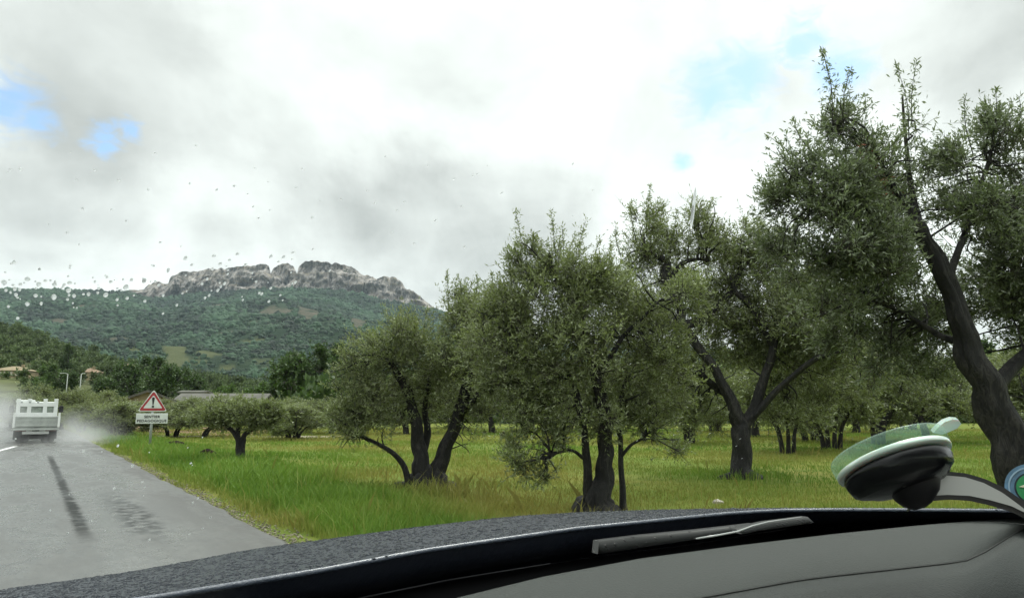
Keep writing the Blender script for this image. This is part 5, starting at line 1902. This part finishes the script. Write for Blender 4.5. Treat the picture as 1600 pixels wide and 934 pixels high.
# rain on the outside of the pane
m_drop = bpy.data.materials.new('rain_water')
m_drop.use_nodes = True
t = NT(m_drop.node_tree)
t.n.remove(t.n['Principled BSDF'])
gb_ = t.new('ShaderNodeBsdfGlass')
gb_.inputs['IOR'].default_value = 1.33
gb_.inputs['Roughness'].default_value = 0.45
tl_ = t.new('ShaderNodeBsdfTranslucent')
tl_.inputs[0].default_value = (0.8, 0.85, 0.85, 1)
mx = t.new('ShaderNodeMixShader')
mx.inputs[0].default_value = 0.2
t.l.new(gb_.outputs[0], mx.inputs[1]); t.l.new(tl_.outputs[0], mx.inputs[2])
t.l.new(mx.outputs[0], t.n['Material Output'].inputs['Surface'])
dv_, df_ = ico(2)
dv_ = dv_.copy()
spots = []
rd_ = random.Random(12)
for px, py, s in ((3, 460, 5), (20, 470, 4), (40, 455, 5), (58, 463, 4.5), (29, 463, 3.5), (83, 463, 5), (107, 460, 4.5), (105, 472, 5), (82, 482, 5), (114, 480, 3.5), (153, 468, 3), (164, 478, 5), (172, 458, 4), (196, 466, 5.5),
                  (225, 455, 5), (53, 480, 4), (40, 493, 4), (22, 479, 3.5), (198, 483, 3.5), (240, 440, 3), (290, 428, 4.5), (335, 424, 4), (333, 444, 3), (345, 436, 4), (360, 430, 3), (372, 421, 4), (300, 438, 3), (385, 437, 3),
                  (425, 424, 4), (445, 425, 4), (437, 432, 3), (460, 418, 3.5), (518, 445, 3), (182, 485, 3), (62, 492, 3), (10, 497, 3), (248, 462, 3.5), (255, 478, 3)):
    spots.append((px, py + (7 if py > 450 else 0), s * 0.62))
for _ in range(90):
    spots.append((rd_.uniform(0, 470), rd_.gauss(474, 18), rd_.uniform(0.8, 2.2)))
for _ in range(60):
    spots.append((rd_.uniform(0, 1000), rd_.uniform(250, 440), rd_.uniform(0.7, 1.8)))
for _ in range(26):
    spots.append((rd_.uniform(700, 1250), rd_.uniform(260, 780), rd_.uniform(0.35, 0.8)))
for _ in range(30):
    spots.append((rd_.uniform(0, 330), rd_.uniform(690, 860), rd_.uniform(0.7, 1.7)))
DV, DF = [], []
a_ax = RV
b_ax = nrm.cross(RV).normalized()
off = 0
for px, py, s in spots:
    c_ = ws_point(px, py) + nrm * 0.0042
    k = (c_ - Vector((0, 0, CAMZ))).length / FPX
    vis = abs(nrm.dot((c_ - Vector((0, 0, CAMZ))).normalized()))
    ln = s * k * min(2.6, 1.0 / max(vis, 0.35)) * rd_.uniform(0.9, 1.3)
    wob = 1 + 0.15 * np.sin(dv_[:, 0] * 3 + px) * np.cos(dv_[:, 1] * 2 + py)
    q = np.array(tuple(c_))[None] + (dv_[:, 0:1] * s * k * wob[:, None]) * np.array(tuple(a_ax)) + dv_[:, 1:2] * ln * np.array(tuple(b_ax)) + dv_[:, 2:3] * (s * k * 0.35) * np.array(tuple(nrm))
    DV.append(q)
    DF.append(df_ + off)
    off += len(dv_)
for x0, y0, x1, y1, s in ((1096, 312, 1088, 378, 2.6), (1092, 340, 1087, 372, 2.0)):     # drips running down the pane
    q = []
    for v_ in dv_:
        u = 0.5 + 0.5 * v_[1]
        c_ = ws_point(x0 + (x1 - x0) * u + s * v_[0], y0 + (y1 - y0) * u)
        k = (c_ - Vector((0, 0, CAMZ))).length / FPX
        q.append(tuple(c_ + nrm * (0.0042 + 0.3 * s * k * v_[2])))
    DV.append(np.array(q))
    DF.append(df_ + off)
    off += len(dv_)
DV, DF = np.concatenate(DV), np.concatenate(DF)
inv = Matrix.LocRotScale(Vector(car.location), car.rotation_euler, car.scale).inverted()
DV = np.array([tuple(inv @ Vector(p)) for p in DV])
rdp = mesh_np('rain_drops', DV, DF, np.full(len(DF), 3), m_drop, ws, smooth=True)
rdp['kind'] = 'stuff'

# roof, rear deck and pillars of the car, out of the picture but shading the dashboard
M_LINER = mat('roof_liner', (0.32, 0.32, 0.30), 0.9)
mb = MB()
zt = 0.27
fr = [CF(r, ws_f(r, zt) - 0.02, zt + 0.012) for r in gr_]
mb.loft([fr, [CF(r, -1.1, zt + 0.07) for r in gr_], [CF(r, -2.1, zt + 0.04) for r in gr_]])
mb.loft([[p + UV * 0.03 for p in fr], [CF(r, -1.1, zt + 0.10) for r in gr_], [CF(r, -2.1, zt + 0.07) for r in gr_]])
cpart(mb, 'roof', M_LINER)
for rr0 in (-1.03, 1.45):
    mb = MB()
    mb.tube([CF(rr0, ws_f(rr0, z), z) for z in gz_], [0.035] * len(gz_), 10)
    cpart(mb, 'windscreen_pillar', M_BLACK)
for rr0 in (-1.05, 1.47):
    mb = MB()
    mb.box((0, 0, 0), (0.06, 2.6, 0.75), Matrix.Translation(CF(rr0, -0.75, -0.56)) @ Matrix.Rotation(-ROADANG, 4, 'Z'), bev=0.02)
    cpart(mb, 'side_door', m_hood)

# ------------------------------------------------------------------ suction mount on the windscreen
MD = 0.68
km = MD / FPX / math.cos(PITCH) * 1.02
cB = (P(1397, 728, MD) - Vector((0, 0, CAMZ))).normalized()
cR = Vector((1, 0, 0))
cR = (cR - cB * cR.dot(cB)).normalized()
cU = cR.cross(cB).normalized()


def MP(px, py, dd=0.0):
    return P(px, py, MD + dd)


mount = empty('suction_mount', MP(1430, 790), 0, 'black suction cup phone mount with a clear green rim and curved grey arm', 'phone mount')
cen_ = MP(1398, 727)
tl = math.radians(20.5)
up_ = (cU * math.cos(tl) - cR * math.sin(tl)).normalized()
up2 = (up_ * math.cos(math.radians(14.5)) + cB * math.sin(math.radians(14.5))).normalized()
xa_ = (cR * math.cos(tl) + cU * math.sin(tl)).normalized()
ya_ = up2.cross(xa_).normalized()
MM = Matrix.Translation(cen_) @ Matrix((xa_, ya_, up2)).transposed().to_4x4()
px_ = km
m_clear = bpy.data.materials.new('clear_green_plastic')
m_clear.use_nodes = True
t = NT(m_clear.node_tree)
b = t.n['Principled BSDF']
t.put(b.inputs['Base Color'], (0.50, 0.64, 0.56))
b.inputs['Roughness'].default_value = 0.2
tb = t.new('ShaderNodeBsdfTransparent')
tb.inputs[0].default_value = (0.86, 0.96, 0.90, 1)
fz = t.new('ShaderNodeLayerWeight')
fz.inputs[0].default_value = 0.35
mx = t.new('ShaderNodeMixShader')
t.put(mx.inputs[0], t.math('ADD', 0.07, t.math('MULTIPLY', fz.outputs['Facing'], 0.30)))
t.l.new(tb.outputs[0], mx.inputs[1]); t.l.new(b.outputs[0], mx.inputs[2])
t.l.new(mx.outputs[0], t.n['Material Output'].inputs['Surface'])
m_rim = bpy.data.materials.new('milky_rim_plastic')
m_rim.use_nodes = True
t = NT(m_rim.node_tree)
b = t.n['Principled BSDF']
t.put(b.inputs['Base Color'], (0.52, 0.66, 0.59))
b.inputs['Roughness'].default_value = 0.25
b.inputs['Transmission Weight'].default_value = 0.35
b.inputs['Subsurface Weight'].default_value = 0.3
b.inputs['Subsurface Scale'].default_value = 0.01
R0 = 83 * px_
mb = MB()
mb.lathe([(0.01 * R0, 28 * px_), (R0 * 0.93, 28 * px_), (R0 * 1.0, 27 * px_), (R0 * 1.02, 24 * px_), (R0 * 1.01, 9.5 * px_), (R0 * 0.99, 8.8 * px_)], MM, 56)
cup = part(mb, 'suction_cup', m_clear, mount)
mb = MB()
mb.lathe([(0.3 * R0, 8.2 * px_), (R0 * 0.98, 8.2 * px_), (R0 * 0.995, 7.2 * px_), (R0 * 1.0, 2.5 * px_), (R0 * 0.985, 0.0), (R0 * 0.88, -1.5 * px_), (0.3 * R0, 2 * px_)], MM, 56)
part(mb, 'cup_rim', m_rim, mount)
M_GLOSSK = mat('satin_black', (0.004, 0.004, 0.005), 0.24, spec=0.3)
mb = MB()
segs = 20
prof_ = [(0.88, -1.6), (0.93, -5), (0.92, -11), (0.90, -18), (0.87, -24), (0.78, -29), (0.60, -34), (0.40, -37), (0.02, -39)]
rows_ = []
for i, (r, h) in enumerate(prof_):
    row = []
    for k_ in range(segs * 2):
        an = math.pi * k_ / segs
        fl_ = 1 + (0.02 * math.cos(an * 11) if 1 < i < 6 else 0)
        row.append(MM @ Vector((r * R0 * fl_ * math.cos(an), r * R0 * fl_ * math.sin(an), (h + (1.6 * math.sin(an * 5 + 1) if 1 < i < 6 else 0)) * px_)))
    rows_.append(row)
mb.loft(rows_, sm=True, close=True)
part(mb, 'cup_body', M_GLOSSK, mount)
mb = MB()
Mj = Matrix.Translation(MP(1424, 755, 0.0)) @ Matrix((cR, cB, cU)).transposed().to_4x4()
mb.lathe([(0.1 * px_, 36 * px_), (30 * px_, 34 * px_), (40 * px_, 14 * px_), (36 * px_, -8 * px_), (24 * px_, -26 * px_), (14 * px_, -34 * px_), (0.1 * px_, -38 * px_)], Mj, 28)
jt = part(mb, 'joint', M_BLACK, mount)
mb = MB()
sc0 = MP(1410, 756, -0.022)
mb.tube([sc0, sc0 + cB * 0.01], [5 * px_, 5 * px_], 14)
part(mb, 'screw', mat('dark_screw', (0.05, 0.05, 0.05), 0.25, 0.6), mount).parent = jt


def ribbon(up, lo_, dd, th, n=30):
    """curved bar: visible face between two polylines, extruded away from the eye"""
    ui, li = [], []
    uu = np.linspace(0, 1, n)

    def along(pl_, q):
        sg = [0.0]
        for a, b in zip(pl_[:-1], pl_[1:]):
            sg.append(sg[-1] + math.hypot(b[0] - a[0], b[1] - a[1]))
        q = q * sg[-1]
        return float(np.interp(q, sg, [p[0] for p in pl_])), float(np.interp(q, sg, [p[1] for p in pl_]))
    for q in uu:
        ui.append(MP(*along(up, q), dd))
        li.append(MP(*along(lo_, q), dd))
    bk = cB * th
    m_ = MB()
    m_.loft([ui, li, [p + bk for p in li], [p + bk for p in ui], ui], sm=False)
    m_.poly([ui[0], li[0], li[0] + bk, ui[0] + bk])
    m_.poly([ui[-1], ui[-1] + bk, li[-1] + bk, li[-1]])
    return m_


UPE = [(1432, 740), (1455, 737), (1480, 736), (1510, 739), (1540, 748), (1570, 762), (1600, 783), (1640, 815), (1670, 845)]
LOE = [(1418, 800), (1428, 792), (1450, 783), (1480, 780), (1515, 782), (1550, 790), (1585, 801), (1620, 818), (1650, 850)]
part(ribbon(UPE, LOE, 0.0, 0.030), 'arm', mat('arm_black', (0.016, 0.016, 0.017), 0.4), mount)
UP2 = [(1442, 744), (1480, 742.5), (1508, 745), (1537, 754), (1566, 769), (1596, 791), (1634, 822)]
LO2 = [(1432, 776), (1455, 774), (1480, 772.5), (1515, 774), (1548, 781), (1580, 790), (1625, 812)]
M_GREYARM = mat('satin_grey_plastic', (0.42, 0.43, 0.41), 0.4)
part(ribbon(UP2, LO2, -0.0025, 0.0022), 'arm_inlay', M_GREYARM, mount)
# clear pull tab
mb = MB()
tabc = [(1458, 676), (1466, 667), (1476, 659), (1488, 655), (1498, 656), (1502, 662), (1496, 669), (1484, 674), (1472, 679)]
pts = [MP(x, y, -0.01) for x, y in tabc]
bkv = up2 * 0.0035 + cB * 0.012
mb.poly(pts); mb.poly([p + bkv for p in reversed(pts)])
for i in range(len(pts)):
    j = (i + 1) % len(pts)
    mb.poly([pts[i], pts[j], pts[j] + bkv, pts[i] + bkv])
pt_ = part(mb, 'pull_tab', m_rim, mount)
pt_.parent = cup

# ------------------------------------------------------------------ round badge on the windscreen at the far right
bc = ws_point(1615, 763, 0.03)
bd = (bc - Vector((0, 0, CAMZ))).length
kb = bd / FPX / 1.25 * math.cos(0)
kb = 0.86 * (P(1613, 762, bc.y) - P(1612, 762, bc.y)).length
bn_ = (Vector((0, 0, CAMZ)) - bc).normalized()
bx_ = UV.cross(bn_).normalized()
by_ = bn_.cross(bx_).normalized()
MBd = Matrix.Translation(bc) @ Matrix((bx_, by_, bn_)).transposed().to_4x4()
badge = empty('windscreen_badge', bc, 0, 'round blue badge with a green centre and cream triangle beside the grey mount arm', 'badge')


def disc(r0, r1, z, th, name, m, par=None):
    mb_ = MB()
    mb_.lathe([(r0 * kb, z - th), (r1 * kb, z - th), (r1 * kb, z), (r0 * kb, z)], MBd, 48, sm=False)
    o = part(mb_, name, m, badge)
    return o


disc(0.01, 44, 0.0, 0.003, 'holder', mat('blue_holder', (0.10, 0.20, 0.30), 0.3, var=0.25, vscale=60))
disc(36, 38.5, 0.0012, 0.001, 'holder_edge', mat('pale_blue_edge', (0.26, 0.38, 0.48), 0.3))
disc(0.01, 29, 0.0022, 0.001, 'outline', mat('badge_dark_outline', (0.01, 0.02, 0.03), 0.5))
disc(0.01, 26, 0.0034, 0.001, 'green_centre', mat('badge_green', (0.02, 0.22, 0.07), 0.5))
mb = MB()
tri = [(-22, 2), (14, 20), (16, -1)]
slabp = [MBd @ Vector((x * kb, y * kb, 0.0045)) for x, y in tri]
mb.poly(slabp)
mb.poly([p - bn_ * 0.0008 for p in reversed(slabp)])
for i in range(3):
    j = (i + 1) % 3
    mb.poly([slabp[j], slabp[i], slabp[i] - bn_ * 0.0008, slabp[j] - bn_ * 0.0008])
part(mb, 'cream_triangle', mat('badge_cream', (0.62, 0.58, 0.42), 0.5), badge)

# ------------------------------------------------------------------ spray behind the truck and haze over the valley
def vol_mat(name, col, dens):
    m = bpy.data.materials.new(name)
    m.use_nodes = True
    t = NT(m.node_tree)
    t.n.remove(t.n['Principled BSDF'])
    v = t.new('ShaderNodeVolumePrincipled')
    v.inputs['Color'].default_value = (*col, 1)
    v.inputs['Density'].default_value = dens
    v.inputs['Anisotropy'].default_value = 0.0
    t.l.new(v.outputs[0], t.n['Material Output'].inputs['Volume'])
    return m


m_spray = vol_mat('water_spray', (0.95, 0.97, 0.97), 0.0)
t = NT(m_spray.node_tree)
gp = t.new('ShaderNodeTexCoord').outputs['Object']
nzs = t.noise(gp, 0.9, 4.0, 0.6, 0.3)
dens = None
SP = truck.location.copy()
for (r, f, z, sx, sy, sz, k_) in ((1.5, -0.6, 0.10, 0.75, 2.8, 0.34, 0.36), (1.15, 1.2, 0.30, 0.45, 2.4, 0.5, 0.30), (-1.5, 0.5, 0.5, 0.8, 4.0, 0.9, 0.42), (0.1, -1.6, 0.05, 1.0, 1.6, 0.16, 0.14), (-1.2, 3.5, 1.0, 0.7, 3.0, 0.7, 0.25), (1.9, 4.0, 0.4, 0.9, 4.0, 0.6, 0.12)):
    q = t.vmath('DIVIDE', t.vmath('SUBTRACT', gp, (r, f, z)), (sx, sy, sz))
    l2 = t.vmath('DOT_PRODUCT', q, q)
    e = t.math('MULTIPLY', t.math('EXPONENT', t.math('MULTIPLY', l2, -0.9)), k_)
    dens = e if dens is None else t.math('ADD', dens, e)
dens = t.math('MULTIPLY', dens, t.ramp(nzs, 0.25, 0.75, 0.35, 1.65))
dens = t.math('MULTIPLY', t.math('SUBTRACT', dens, 0.006), 0.50)
t.put(t.n['Principled Volume'].inputs['Density'], t.math('MAXIMUM', dens, 0.0))
mb = MB()
mb.box((0, 1.5, 1.1), (7.4, 15.0, 2.15))
o = mb.build('road_spray', m_spray)
o.location = SP
o.rotation_euler = truck.rotation_euler
m_spray.cycles.volume_step_rate = 0.6
tag(o, 'pale water spray thrown up round the wheels of the truck', 'spray', kind='stuff')

hb = MB()
hb.box((0, 1500, 350), (7000, 5400, 720))
hz_ = hb.build('haze', vol_mat('valley_air', (0.72, 0.88, 1.0), 0.00005))
tag(hz_, 'thin pale haze filling the valley', 'haze', kind='stuff')
